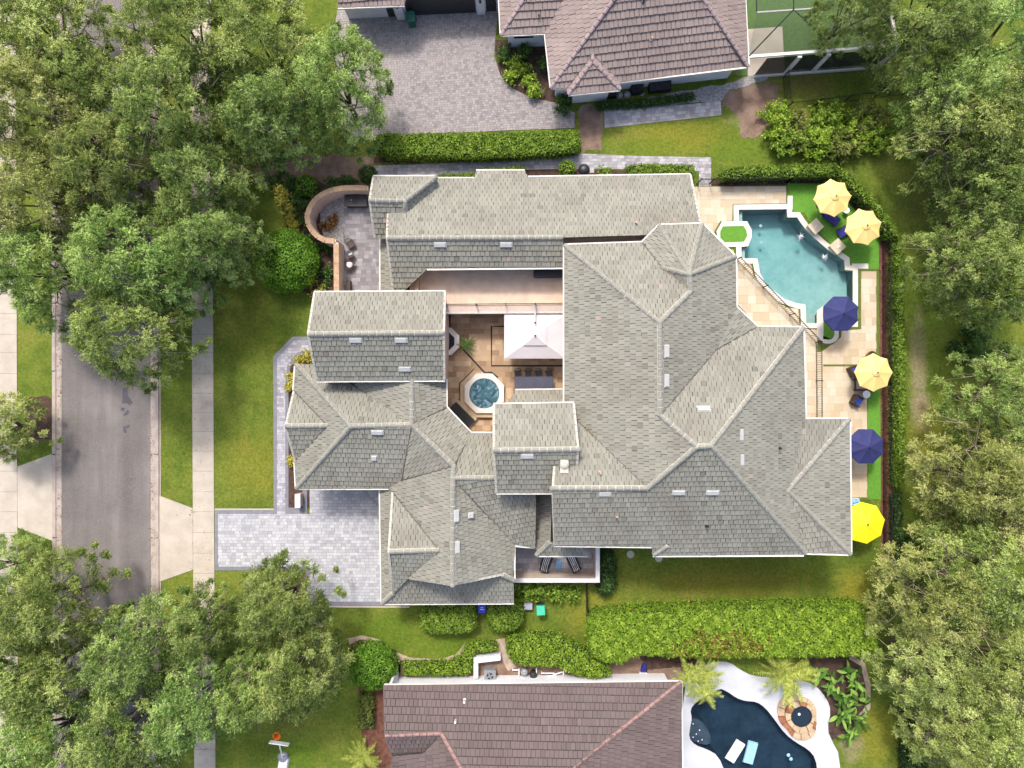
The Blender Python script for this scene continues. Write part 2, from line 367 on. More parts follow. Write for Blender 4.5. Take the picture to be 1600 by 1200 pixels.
plain('pool_shell', A(196, 208, 200), A(166, 188, 182), .9, .7, .05, 0, 3); plain('dark_shell', A(74, 88, 102), A(50, 62, 76), .7, .7, .05, 0, 3)
plain('spa_shell', A(90, 130, 146), A(70, 108, 124), 1, .6, .05)
def spa_foam():
    t = M['spa_water'].node_tree; b = t.nodes['Principled BSDF']; p = pos(t); n = nd(t, 'ShaderNodeTexNoise'); n.inputs['Scale'].default_value = 1.6; n.inputs['Detail'].default_value = 6; n.inputs['Distortion'].default_value = 2.2; t.links.new(p, n.inputs['Vector'])
    t.links.new(ramp(t, [(.36, A(50, 84, 100)), (.52, A(74, 112, 126)), (.64, A(112, 148, 160)), (.76, A(176, 200, 206))], n.outputs['Fac']), b.inputs['Base Color']); b.inputs['Transmission Weight'].default_value = .1
spa_foam()
plain('pedestal_stone', A(226, 210, 182), A(208, 190, 160), 2, .7, .1)
def screen(name, c, alpha):
    m, t, b = newmat(name); b.inputs['Base Color'].default_value = (*c, 1); b.inputs['Alpha'].default_value = alpha; b.inputs['Roughness'].default_value = .8
    n = noise(t, 3, 2); t.links.new(mix(t, n, c, tuple(x * 1.4 for x in c)), b.inputs['Base Color'])
screen('screen_dark', (.008, .009, .01), .8); screen('screen_green', A(52, 70, 44), .3); screen('sheer', A(190, 190, 196), .5)
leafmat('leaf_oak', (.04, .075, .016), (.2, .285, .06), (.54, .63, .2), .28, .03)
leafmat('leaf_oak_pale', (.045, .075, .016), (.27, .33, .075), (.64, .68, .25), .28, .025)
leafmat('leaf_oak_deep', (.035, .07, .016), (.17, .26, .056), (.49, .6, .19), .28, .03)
leafmat('leaf_hedge', (.06, .11, .012), (.19, .3, .035), (.42, .54, .09), .4)
leafmat('leaf_lime', (.08, .145, .015), (.235, .37, .035), (.5, .62, .1), .4)
leafmat('leaf_dark', (.02, .042, .01), (.06, .12, .028), (.15, .26, .06), .3)
leafmat('leaf_yellow', (.16, .15, .02), (.46, .41, .06), (.72, .66, .16), .3)
leafmat('leaf_bright', (.05, .11, .01), (.15, .31, .03), (.3, .5, .07), .4)
leafmat('leaf_mix', (.06, .08, .02), (.18, .23, .05), (.4, .38, .13), .4)
leafmat('frond', (.1, .14, .02), (.3, .36, .06), (.56, .58, .15), .3)
leafmat('big_leaf', (.03, .07, .012), (.1, .21, .035), (.26, .42, .08), .3)
# ------------------------------------------------------------------ ground, road, pavements
from mathutils.geometry import tessellate_polygon
POOL = [(1154, 328), (1229, 327), (1230, 340), (1245, 340), (1251, 349), (1259, 359), (1273, 373), (1295, 392), (1310, 401), (1319, 407), (1320, 422), (1332, 423), (1332, 503), (1308, 503), (1300, 492), (1286, 487), (1277, 492), (1277, 505), (1259, 505), (1258, 476), (1245, 474), (1225, 467), (1211, 456), (1196, 444), (1187, 427), (1183, 404), (1158, 404), (1158, 386), (1168, 385), (1174, 371), (1174, 359), (1167, 346), (1154, 346)]
POOL2 = smooth_poly([(1088, 1096), (1104, 1086), (1124, 1075), (1136, 1080), (1150, 1090), (1164, 1095), (1182, 1096), (1196, 1106), (1210, 1124), (1226, 1146), (1244, 1160), (1262, 1170), (1274, 1184), (1278, 1215), (1275, 1260), (1150, 1260), (1135, 1212), (1122, 1180), (1104, 1170), (1086, 1164), (1076, 1152), (1078, 1136), (1081, 1122), (1078, 1108)], 1)
SPA2 = [(1250 + 16 * math.cos(R(a)), 1117 + 16 * math.sin(R(a))) for a in range(0, 360, 18)]
def holed(name, outer, holes, m, z, t=0.0):
    """flat sheet with openings"""
    loops = [outer] + holes; V = [(x, y, z) for l in loops for x, y in l]
    T = tessellate_polygon([[Vector((x, y, 0)) for x, y in l] for l in loops])
    F = [tuple(q) for q in T]
    F = [f if (V[f[1]][0] - V[f[0]][0]) * (V[f[2]][1] - V[f[0]][1]) - (V[f[2]][0] - V[f[0]][0]) * (V[f[1]][1] - V[f[0]][1]) > 0 else f[::-1] for f in F]
    return obj(name, mesh(name, V, F, M[m]))
structure(holed('ground', [(-700, -700), (700, -700), (700, 700), (-700, 700)], [px(POOL), px(POOL2)], 'lawn', 0))
def sheet(name, poly, m, z=.012, t=.05, world=False, parent=None, kind='structure'):
    p = poly if world else px(poly)
    o = B().prism(p, z - t, z).build(name, M[m], parent)
    if kind and parent is None: o['kind'] = kind
    return o
def paving(name, poly, m, joint, cw, ch, gap, z=.03, bond=.5, jit=.15, each=False, rot=0, piece='paving_stone', seed=1):
    """a base slab with every stone laid on it; each=True gives one object per stone (300 at most)"""
    base = sheet(name, poly, joint, z - .012, .08); random.seed(seed)
    w_ = px(poly); ca, sa = math.cos(rot), math.sin(rot); q = [(x * ca + y * sa, -x * sa + y * ca) for x, y in w_]
    T = tessel(q, cw, ch, gap, bond, jit); T.sort(key=area, reverse=True); b = B()
    for i, c in enumerate(T):
        c = ccw([(x * ca - y * sa, x * sa + y * ca) for x, y in c]); h = z + random.uniform(-.004, .004); rv = random.random()
        if each and i < 300:
            s = B(); s.prism(c, z - .03, h, r=rv, bottom=False); s.build(piece, M[m], base)
        else: b.prism(c, z - .03, h, r=rv, bottom=False)
    if b.v: stuff(b.build(piece + 's', M[m], base))
    return base
# road between its two gutters
sheet('road', [(95, -900), (235, -900), (237, 2100), (98, 2100)], 'asphalt', .02, .1)
for i, pl in enumerate(([(192, 606), (199, 604), (200, 618), (208, 629), (203, 634), (198, 630), (191, 631)], [(189, 637), (196, 637), (194, 643), (189, 641)], [(193, 648), (199, 640), (203, 643), (200, 648), (193, 650)], [(192, 667), (203, 663), (203, 668), (197, 670), (198, 677), (194, 676)])):
    sheet('road_stain', pl, 'oil_stain', .025, .003)
def kerb(name, x0, x1, dx, flip):
    root = structure(sheet(name, [(x0, -900), (x1, -900), (x1 + dx * 3, 2100), (x0 + dx * 3, 2100)], 'gutter_concrete', .012, .1))
    y = -70; wx = x1 - x0; i = 0
    while y < 1270:
        s = dx * (y - 300) / 1000; b = B(); a = (y + 1, y + 129)
        prof = [(0, .02), (0, .105), (wx * .36, .11), (wx * .46, .05), (wx * .5, .034), (wx, .03), (wx, 0)]
        if flip: prof = [(wx - u, z) for u, z in prof][::-1]
        V = []
        for yy in a: V += [P(x0 + s + u, yy, 0)[:2] + (z,) for u, z in prof]
        n = len(prof); b.add(V, [(k, k + 1, n + k + 1, n + k) for k in range(n - 1)] + [tuple(range(n - 1, -1, -1)), tuple(range(n, 2 * n))])
        b.build('kerb_segment', M['gutter_concrete'], root); y += 130
kerb('kerb_west', 82, 95, 2, False); kerb('kerb_east', 235, 248, 2, True)
def slabs(name, xa, xb, dx, y0, y1, m='concrete'):
    root = sheet(name, [(xa, y0), (xb, y0), (xb + dx * (y1 - y0) / 1000, y1), (xa + dx * (y1 - y0) / 1000, y1)], 'paver_joint', .02, .08)
    y = y0; random.seed(3)
    while y < y1:
        h = random.uniform(27.5, 33); s0 = dx * (y - y0) / 1000; s1 = dx * (min(y + h, y1) - y0) / 1000
        pl = px([(xa + s0, y + .2), (xb + s0, y + .2), (xb + s1, min(y + h, y1) - .2), (xa + s1, min(y + h, y1) - .2)])
        B().prism(pl, .0, .045 + random.uniform(-.006, .006)).build('pavement_slab', M['concrete'], root); y += h
slabs('pavement_east', 297, 330, 5.5, -60, 1260); slabs('pavement_west', -8, 25, 3, -60, 1260)
sheet('driveway_apron_east', [(248, 774), (301.2, 794), (301.8, 890), (248.6, 909), (248.6, 900)], 'concrete', .035)
sheet('driveway_apron_west', [(27.4, 729), (81.6, 709), (82.6, 845), (28, 824)], 'concrete', .035)
# pale paver driveway and its grey border
paving('driveway', [(341, 803), (452, 803), (484, 803), (484, 755), (600, 745), (600, 940), (484, 940), (484, 885), (341, 885)], 'paver_white', 'paver_joint', .34, .24, .012, .04, .5, .3)
sheet('driveway_border', [(336, 797), (432, 797), (432, 803), (341, 803), (341, 885), (336, 885)], 'paver_border', .042)
sheet('driveway_border', [(336, 885), (484, 885), (484, 891), (336, 891)], 'paver_border', .042)
sheet('driveway_border', [(478, 891), (484, 891), (484, 940), (600, 940), (600, 946), (478, 946)], 'paver_border', .042)
sheet('lawn_edging', [(336, 794.5), (428, 794.5), (428, 796.8), (336, 796.8)], 'concrete', .05)
sheet('lawn_edging', [(478, 946.2), (640, 947), (640, 949.5), (478, 948.6)], 'concrete', .05)
walk = [(433, 803), (433, 560), (460, 532), (492, 532), (492, 546), (466, 550), (449, 571), (446, 600), (446, 803)]
paving('front_walk', walk, 'paver_walk', 'paver_joint', .3, .22, .012, .04, .5, .3)
sheet('walk_border', [(428, 797), (427, 557), (457, 526), (492, 526), (492, 532), (460, 532), (433, 560), (433, 803)], 'paver_border', .043)
sheet('walk_border', [(446, 803), (446, 600), (449, 571), (466, 550), (492, 546), (492, 551), (468, 555), (454, 573), (451, 600), (451, 793), (473, 793), (473, 766), (480, 766), (480, 803)], 'paver_border', .043)
sheet('planting_bed', [(451, 600), (454, 573), (468, 555), (492, 551), (500, 793), (451, 793)], 'mulch', .03)
sheet('planting_bed', ragged([(38, 622), (80, 620), (80, 688), (60, 690), (40, 678)], 8, 2), 'mulch', .03)
# mulch and soil beds
def bed(poly, m, z=.014, amp=2.5): return sheet('planting_bed', ragged(ragged(poly, 9, amp), 3, amp * .45), m, z)
bed([(395, 262), (430, 250), (520, 242), (585, 246), (585, 300), (560, 300), (470, 300), (440, 290), (400, 290)], 'soil')
bed([(432, 285), (485, 275), (530, 300), (530, 460), (490, 462), (440, 440), (455, 380)], 'mulch', .02)
bed([(580, 236), (908, 233), (905, 246), (585, 256)], 'mulch', .02)
bed([(905, 165), (945, 168), (944, 190), (938, 236), (908, 238), (906, 200)], 'soil', .022, 3)
bed([(1130, 140), (1215, 128), (1212, 178), (1192, 205), (1176, 218), (1160, 212), (1156, 180), (1130, 165)], 'soil', .02, 4)
bed([(820, 262), (980, 266), (980, 280), (820, 282)], 'mulch', .02, 1)
bed([(772, 62), (860, 62), (868, 160), (830, 152), (800, 140), (780, 120)], 'mulch', .02, 1)
bed([(1374, 365), (1395, 365), (1396, 880), (1376, 880)], 'red_mulch', .02, 1)
bed([(1120, 276), (1310, 270), (1395, 365), (1376, 372), (1300, 290), (1230, 288), (1110, 291)], 'mulch', .018, 1)
bed([(560, 1040), (625, 1040), (622, 1200), (575, 1200), (560, 1120)], 'red_mulch', .014, 2)
bed([(620, 1026), (720, 1032), (790, 1000), (1070, 1030), (1070, 1062), (620, 1064)], 'soil', .014, 2)
bed([(1250, 1030), (1330, 1024), (1352, 1040), (1358, 1080), (1352, 1112), (1320, 1150), (1300, 1155), (1290, 1130), (1280, 1080)], 'mulch', .016, 2)
bed([(1000, 1025), (1105, 1022), (1090, 1040), (1010, 1046)], 'mulch', .018, 2)
bed([(1410, 1100), (1445, 1095), (1448, 1230), (1412, 1230)], 'mulch', .016, 2)
sheet('bed_edging', strip([(545, 1002), (565, 997), (590, 1003), (615, 1022), (640, 1032), (690, 1034), (715, 1026), (730, 1008)], 9), 'sand_path', .03)
sheet('bed_edging', strip([(782, 998), (784, 1015), (793, 1032), (800, 1045)], 14), 'sand_path', .03)
sheet('bed_edging', strip([(880, 1005), (902, 1014), (918, 1024)], 4), 'sand_path', .03)
sheet('bed_edging', strip([(1328, 1026), (1348, 1038), (1356, 1070), (1356, 1105), (1340, 1125)], 8), 'sand_path', .03)
# north side walk, neighbour's drive and its path
paving('side_path', [(584, 259), (700, 255), (905, 240), (1000, 244), (1111, 246), (1111, 291), (1092, 291), (1092, 268), (960, 264), (880, 264), (800, 266), (745, 272), (590, 276), (584, 272)], 'paver_path', 'paver_joint', .36, .24, .012, .035, .5, .2)
paving('neighbor_driveway', [(530, 0), (780, 0), (774, 60), (772, 88), (782, 118), (800, 138), (830, 153), (866, 160), (898, 176), (898, 200), (640, 210), (565, 220), (540, 214), (520, 60)], 'paver_neighbor', 'paver_joint', .24, .18, .016, .035, .5, .15, rot=R(4))
paving('neighbor_path', [(944, 176), (1126, 158), (1127, 180), (945, 200)], 'paver_path', 'paver_joint', .36, .26, .012, .035, .5, .2, rot=R(5))
sheet('gravel_strip', ragged([(940, 168), (1030, 150), (1145, 128), (1200, 112), (1200, 124), (1140, 142), (1126, 156), (945, 176)], 8, 2), 'gravel', .022)
# ------------------------------------------------------------------ roofs
FACING = dict(n=(0, 1), s=(0, -1), w=(-1, 0), e=(1, 0), ne=(.7071, .7071), sw=(-.7071, -.7071), nw=(-.7071, .7071), se=(.7071, -.7071))
class Roof:
    """roof planes drawn as outlines in the photo and lifted to their true height: each plane has a facing, a pitch and one known height"""
    def __init__(s, planes, faces):
        s.pl = {}
        for k, (f, ref, p) in planes.items():
            f = FACING[f] if isinstance(f, str) else f
            z = s.zat(ref[2], ref[0], ref[1]) if isinstance(ref[2], str) else ref[2]
            s.pl[k] = ((-f[0], -f[1]), P(ref[0], ref[1], z), p)
        acc = {}; s.fixed = {}
        for k, pts in faces:
            for q in pts:
                if len(q) == 3: s.fixed[q[:2]] = q[2]
                elif k in s.pl: acc.setdefault(q, []).append(s.zat(k, *q))
        s.z = {q: sum(v) / len(v) for q, v in acc.items()}; s.z.update(s.fixed)
        s.spread = sorted(((max(v) - min(v), q, [round(x, 2) for x in v]) for q, v in acc.items() if len(v) > 1 and q not in s.fixed), reverse=True)
        s.faces = [(k, [Vector(P(q[0], q[1], s.z[q[:2]])) for q in pts]) for k, pts in faces]
    def zat(s, k, x, y):
        u, r, p = s.pl[k]; kx, ky = (x - 800) / 1100, (600 - y) / 1100; d = u[0] * kx + u[1] * ky
        return (r[2] + p * (d * H - (u[0] * r[0] + u[1] * r[1]))) / (1 + p * d)
    def at(s, q): return Vector(P(q[0], q[1], s.z[q]))
def plane_basis(pts):
    c = sum(pts, Vector()) / len(pts); n = Vector()
    for i in range(len(pts)):
        a, b = pts[i] - c, pts[(i + 1) % len(pts)] - c; n += a.cross(b)
    n.normalize()
    if n.z < 0: n = -n
    up = Vector((-n.x, -n.y, 0))
    up = Vector((0, 1, 0)) if up.length < 1e-4 else up.normalized()
    v = (up - n * up.dot(n)).normalized(); u = v.cross(n)
    return c, u, v, n
def cap_mesh(name, m, L, wd):
    V = []; F = []; prof = [(-1, 0), (-.72, .5), (0, .82), (.72, .5), (1, 0)]; n = 5
    for x, lift in ((0, .045), (L, .012)):
        for a, h in prof: V.append((x, a * wd / 2, h * wd * .42 + lift))
    F = [(i, i + 1, n + i + 1, n + i) for i in range(n - 1)] + [(4, 3, 2, 1, 0), (5, 6, 7, 8, 9)]
    return mesh(name, V, F, M[m])
def build_roof(house, rf, tile, cap, mortar, cw=.335, ch=.40, th=.062, slot=.03, caps=(), eaves=(), rakes=(), L=.5, wd=.30, tile_n=300, seed=5, gutter='trim_white', wallmat='stucco', low=0.0):
    random.seed(seed); tiles = []
    for k, pts in rf.faces:
        c, u, v, n = plane_basis(pts); q = [((p - c).dot(u), (p - c).dot(v)) for p in pts]; q = ccw(q)
        back = lambda a, h: c + u * a[0] + v * a[1] + n * h
        top = [back(a, 0) for a in q]; N = len(q); bot = [p - Vector((0, 0, .16)) for p in top]
        ro = obj('roof', mesh('roof', top + bot, [tuple(range(N)), tuple(range(2 * N - 1, N - 1, -1))] + [(i, N + i, N + (i + 1) % N, (i + 1) % N) for i in range(N)], M['underlay']), house)
        y0 = min(a[1] for a in q); y1 = max(a[1] for a in q); x0 = min(a[0] for a in q); x1 = max(a[0] for a in q); r = 0; y = y0
        pk = random.uniform(0, 9)
        while y < y1:
            x = x0 - cw * ((r % 2) * .5 + random.uniform(0, .08))
            while x < x1:
                w_ = cw; cp = clip_rect(q, x + random.uniform(.004, .024), y + random.uniform(-.012, .012), x + w_ - random.uniform(.004, .024), y + ch + slot)
                if cp and area(cp) > .04 * cw * ch:
                    j = random.uniform(-.007, .009); V = []; cp = ccw(cp)
                    tl = random.uniform(-.012, .012)
                    for a in cp:
                        t_ = (a[1] - y) / ch; V.append(back(a, th * (1 - t_) + .006 * t_ + j + tl * (a[0] - x) / cw))
                    for a in cp: V.append(back((a[0], a[1] + (th * 1.35 if a[1] - y < .02 else 0)), .004 if a[1] - y < .02 else -.004))
                    n_ = len(cp); F = [tuple(range(n_))] + [(i, n_ + i, n_ + (i + 1) % n_, (i + 1) % n_) for i in range(n_)]
                    pc = .5 + .5 * math.sin(x * .7 + pk) * math.sin(y * .9 + pk * 2)
                    rv = random.betavariate(2.4, 2.0) * .72 + .16 * pc + .06
                    if random.random() < .022: rv = random.uniform(.07, .2)
                    if random.random() < .0015: rv = 1
                    tiles.append((area(cp) / (H - V[0].z) ** 2 * (n.z), V, F, min(1, rv), ro))
                x += w_
            y += ch; r += 1
    tiles.sort(key=lambda t: -t[0]); b = B()
    for i, (a, V, F, rv, ro) in enumerate(tiles):
        if i < tile_n: obj('roof_tile', mesh('roof_tile', V, F, M[tile], None, [rv] * len(F)), ro)
        else: b.add(V, F, 0, rv)
    stuff(b.build('roof_tiles', M[tile], house))
    cm = cap_mesh('ridge_tile', cap, L - .065, wd)
    for a, b_ in caps:
        pa, pb = rf.at(a), rf.at(b_); d = pb - pa; n = max(1, round(d.length / L)); st = d / n
        if d.length < .2: continue
        lift = Vector((0, 0, .015)); bed = B(); q = d.to_track_quat('X', 'Z'); V = []
        for p in (pa + lift, pb + lift):
            for yy, zz in ((-wd * .62, -.07), (-wd * .5, .03), (0, wd * .3), (wd * .5, .03), (wd * .62, -.07)): V.append(p + q @ Vector((0, yy, zz)))
        bed.add(V, [(i, i + 1, 6 + i, 5 + i) for i in range(4)] + [(4, 3, 2, 1, 0), (5, 6, 7, 8, 9)]); mb = bed.build('mortar_bed', M[mortar], house)
        up = pb.z >= pa.z
        for i in range(n):
            o = bpy.data.objects.new('ridge_tile', cm); col.objects.link(o); o.parent = mb
            base = (pa + st * i) if up else (pb - st * i); qq = q if up else (-d).to_track_quat('X', 'Z')
            o.matrix_local = Matrix.Translation(base + lift + Vector((random.uniform(-.008, .008), random.uniform(-.008, .008), .012))) @ qq.to_matrix().to_4x4() @ Matrix.Diagonal((st.length / L, 1, 1, 1))
    for a, b_ in eaves:
        pa, pb = rf.at(a), rf.at(b_); g = B(); d = (pb - pa).normalized(); sdv = Vector((d.y, -d.x, 0)).normalized()
        mid = (pa + pb) / 2
        cen = sum((sum(p[1], Vector()) / len(p[1]) for p in rf.faces if any((x - pa).length < .01 for x in p[1])), Vector()); k = sum(1 for p in rf.faces if any((x - pa).length < .01 for x in p[1])); cen = cen / max(1, k)
        if (cen - mid).dot(sdv) > 0: sdv = -sdv
        V = []
        for p in (pa, pb):
            for o_, z_ in ((0, .0), (.03, .03), (.11, .03), (.11, -.1), (0, -.12)): V.append(p + sdv * o_ + Vector((0, 0, z_)))
        g.add(V, [(i, (i + 1) % 5, 5 + (i + 1) % 5, 5 + i) for i in range(5)] + [(4, 3, 2, 1, 0), (5, 6, 7, 8, 9)])
        g.build('gutter', M[gutter], house)
    for a, b_ in rakes:
        pa, pb = rf.at(a), rf.at(b_); d = pb - pa; dh = Vector((d.x, d.y, 0)); sdv = Vector((d.y, -d.x, 0)).normalized(); mid = (pa + pb) / 2
        cs = [sum(p[1], Vector()) / len(p[1]) for p in rf.faces if any((x - pa).length < .01 for x in p[1]) and any((x - pb).length < .01 for x in p[1])]
        if cs and (cs[0] - mid).dot(sdv) > 0: sdv = -sdv
        n = max(1, round(d.length / .45)); g = B(); q = d.to_track_quat('X', 'Z')
        for i in range(n):
            p0 = pa + d * (i / n); p1 = pa + d * ((i + .93) / n); V = []
            for p in (p0, p1):
                for o_, z_ in ((-.1, .07), (.05, .075), (.06, -.12), (.03, -.12), (.02, .02), (-.1, .03)): V.append(p + sdv * o_ + Vector((0, 0, z_)))
            g.add(V, [(k, (k + 1) % 6, 6 + (k + 1) % 6, 6 + k) for k in range(6)] + [(5, 4, 3, 2, 1, 0), tuple(range(6, 12))])
        g.build('verge_trim', M[mortar], house)
        wv = sdv * -.35; g = B(); t_ = sdv * -.2
        V = [pa + wv + Vector((0, 0, -.17)), pb + wv + Vector((0, 0, -.17)), Vector((pb.x + wv.x, pb.y + wv.y, low)), Vector((pa.x + wv.x, pa.y + wv.y, low))]
        V += [x + t_ for x in V]; g.add(V, [(0, 1, 2, 3), (7, 6, 5, 4), (0, 4, 5, 1), (1, 5, 6, 2), (2, 6, 7, 3), (3, 7, 4, 0)]); g.build('gable_wall', M[wallmat], house)
def block(house, poly, z, zt=None, d=.5, mat='stucco', z0=0.0):
    return B().prism(inset(px(poly, z), d), z0, (zt or z) - .12).build('wall', M[mat], house)
def rect(x0, y0, x1, y1): return [(x0, y0), (x1, y0), (x1, y1), (x0, y1)]

house = thing('house', 'large villa with many grey-green tiled gables and hips around a courtyard', 'house', (0, 0, 0))
planes = dict(
    AN=('n', (900, 276, 2.6), .6), AS=('s', (740, 373, 'AN'), .6), SK=('w', (595, 415, 2.5), .5),
    NGn=('n', (605, 313, 4.9), .6), NGs=('s', (605, 313, 4.9), .6),
    Bn=('n', (590, 457, 6.3), .62), Bs=('s', (590, 521, 'Bn'), .62),
    Cw=('w', (462, 640, 4.0), .56), Cn=('n', (480, 569, 4.0), .56), Cs=('s', (500, 763, 4.0), .56),
    Xw=('w', (644, 655, 'Cn'), .36), Xe=('e', (644, 655, 'Cn'), .36),
    Dn=('n', (470, 666, 5.5), .6), Ds=('s', (470, 666, 5.5), .6),
    Dne=('ne', (676, 697, 6.5), .5), Dsw=('sw', (676, 697, 6.5), .5),
    Ew=('w', (707, 830, 6.9), .545), Ee=('e', (707, 830, 6.9), .545), Nr=('n', (740, 747, 6.5), .5), Sr=('s', (740, 747, 6.5), .5),
    Wn=('n', (640, 861, 6.4), .545), Ws=('s', (640, 861, 6.4), .545), Ks=('s', (700, 943, 3.5), .52), Kw=('w', (594, 850, 3.6), .5),
    Fn=('n', (830, 631, 7.3), .57), Fs=('s', (830, 703, 'Fn'), .57), Rn=('n', (845, 609, 2.9), .5),
    G1=('w', (881, 500, 6.3), .545), G2=('e', (1033, 570, 'G1'), .545), G3=('n', (940, 381, 6.3), .55),
    L=('n', (1220, 511, 6.3), .545), Mm=('e', (1256, 580, 6.3), .545), G4=('s', (1140, 867, 6.3), .545), Hn=('n', (940, 763, 'G4'), .545),
    Nn=('n', (1300, 655, 6.2), .19), Ne=('e', (1327, 760, 6.2), .17), Ns=('s', (1290, 866, 6.2), .19),
    Pw=('w', (837, 820, 3.4), .5), Ps=('s', (880, 868, 3.4), .5))
faces = [
    ('AN', [(606, 334), (640, 330), (684, 291), (682, 279), (741, 279), (744, 267), (820, 267), (825, 277), (1079, 273), (1098, 366), (880, 371), (604, 372)]),
    ('AS', [(604, 372), (880, 371), (880, 418), (667, 420), (629, 457), (614, 457)]),
    ('SK', [(595, 372), (607, 376), (616, 457), (595, 457)]),
    ('NGn', [(583, 276), (682, 276), (632, 314), (577, 313)]), ('NGs', [(577, 313), (632, 314), (633, 337), (606, 334), (604, 346), (605, 373), (585, 372)]),
    ('x', [(632, 314), (682, 276), (684, 291), (640, 330), (633, 337)]),
    ('Bn', [(491, 457), (696, 456), (694, 520), (481, 522)]), ('Bs', [(481, 522), (694, 520), (695, 594), (495, 595)]),
    ('Cw', [(462, 569), (548, 666), (463, 763), (461, 722), (512, 665), (459, 610)]),
    ('Cn', [(462, 569), (495, 569), (552, 604), (632, 656), (643, 664), (548, 666)]),
    ('Xw', [(552, 604), (560, 592), (644, 592), (643, 664), (632, 656)]), ('Xe', [(644, 592), (697, 592), (697, 636), (643, 664)]),
    ('Cs', [(463, 763), (548, 666), (643, 664), (628, 750), (607, 763)]),
    ('Dn', [(446, 666), (512, 665), (459, 610)]), ('Ds', [(446, 666), (461, 722), (512, 665)]),
    ('Dne', [(643, 664), (697, 636), (736, 677), (709, 729)]), ('Dsw', [(643, 664), (709, 729), (628, 750)]),
    ('Ew', [(709, 729), (708, 747), (707, 914), (639, 904), (686, 860), (613, 768), (607, 763), (628, 750)]), ('Ee', [(708, 747), (803, 852), (803, 907), (785, 898), (707, 914)]),
    ('Nr', [(709, 729), (736, 677), (774, 677), (774, 747), (708, 747)]), ('Sr', [(708, 747), (774, 747), (776, 764), (838, 764), (836, 855), (803, 852)]),
    ('Wn', [(607, 862), (686, 860), (613, 768)]), ('Ws', [(607, 862), (686, 860), (639, 904), (614, 927)]),
    ('Ks', [(597, 943), (803, 942), (802, 890), (707, 892), (639, 896), (614, 927)]), ('Kw', [(594, 764), (612, 764), (624, 800), (622, 900), (614, 927), (597, 943)]),
    ('Fn', [(771, 632), (897, 630), (904, 702), (771, 704)]), ('Fs', [(771, 704), (904, 702), (898, 770), (775, 770)]),
    ('Rn', [(805, 610), (881, 609), (881, 634), (792, 634)]),
    ('G1', [(882, 383), (1031, 504), (1032, 649), (1089, 698), (1012, 763), (903, 658), (882, 640)]),
    ('G2', [(1031, 504), (1080, 455), (1077, 429), (1149, 401), (1150, 479), (1119, 546), (1032, 649)]),
    ('G3', [(882, 383), (1003, 379), (1034, 418), (1072, 448), (1080, 455), (1031, 504)]),
    ('x', [(1077, 429), (1034, 418), (1003, 379), (1030, 352, 6.3)]), ('x', [(1077, 429), (1030, 352), (1097, 350, 6.3)]), ('x', [(1077, 429), (1097, 350), (1149, 401)]), ('x', [(1077, 429), (1080, 455), (1072, 448), (1034, 418)]),
    ('x', [(1150, 479), (1183, 511), (1119, 546)]),
    ('L', [(1183, 511), (1255, 512), (1111, 697), (1089, 698), (1032, 649), (1119, 546)]),
    ('Mm', [(1255, 512), (1258, 655), (1231, 767), (1258, 864), (1111, 697)]),
    ('Nn', [(1258, 655), (1327, 655), (1231, 767)]), ('Ne', [(1327, 655), (1329, 866), (1231, 767)]), ('Ns', [(1231, 767), (1329, 866), (1258, 864)]),
    ('G4', [(1012, 763), (1089, 698), (1111, 697), (1258, 864), (1256, 867), (1020, 868), (1018, 854), (866, 852), (863, 763)]),
    ('Hn', [(863, 763), (866, 722), (890, 690), (903, 658), (1012, 763)]),
    ('Pw', [(838, 868), (860, 847), (864, 764), (836, 764)]), ('Ps', [(838, 868), (921, 868), (905, 850), (860, 847)])]
rf = Roof(planes, faces)
if DEBUG:
    for s_ in rf.spread[:24]: print('spread', s_)
    for q in ((1111, 697), (1231, 767), (709, 729), (643, 664), (1077, 429), (803, 852)): print(q, round(rf.z[q], 2))
caps = [((604, 372), (880, 371)), ((577, 313), (632, 314)), ((632, 314), (682, 276)), ((632, 314), (633, 337)), ((481, 522), (694, 520)), ((548, 666), (462, 569)), ((548, 666), (463, 763)), ((548, 666), (643, 664)), ((644, 592), (643, 664)),
        ((446, 666), (512, 665)), ((643, 664), (709, 729)), ((708, 747), (707, 914)), ((709, 729), (708, 747)), ((708, 747), (774, 747)), ((607, 862), (686, 860)), ((597, 943), (614, 927)), ((771, 704), (904, 702)),
        ((882, 383), (1031, 504)), ((1031, 504), (1032, 649)), ((1031, 504), (1080, 455)), ((1080, 455), (1077, 429)), ((1077, 429), (1034, 418)), ((1077, 429), (1030, 352)), ((1077, 429), (1097, 350)), ((1077, 429), (1149, 401)),
        ((1032, 649), (1089, 698)), ((1089, 698), (1111, 697)), ((1089, 698), (1012, 763)), ((863, 763), (1012, 763)), ((1255, 512), (1111, 697)), ((1111, 697), (1258, 864)), ((1231, 767), (1327, 655)), ((1231, 767), (1329, 866)), ((838, 868), (860, 847)), ((921, 868), (905, 850))]
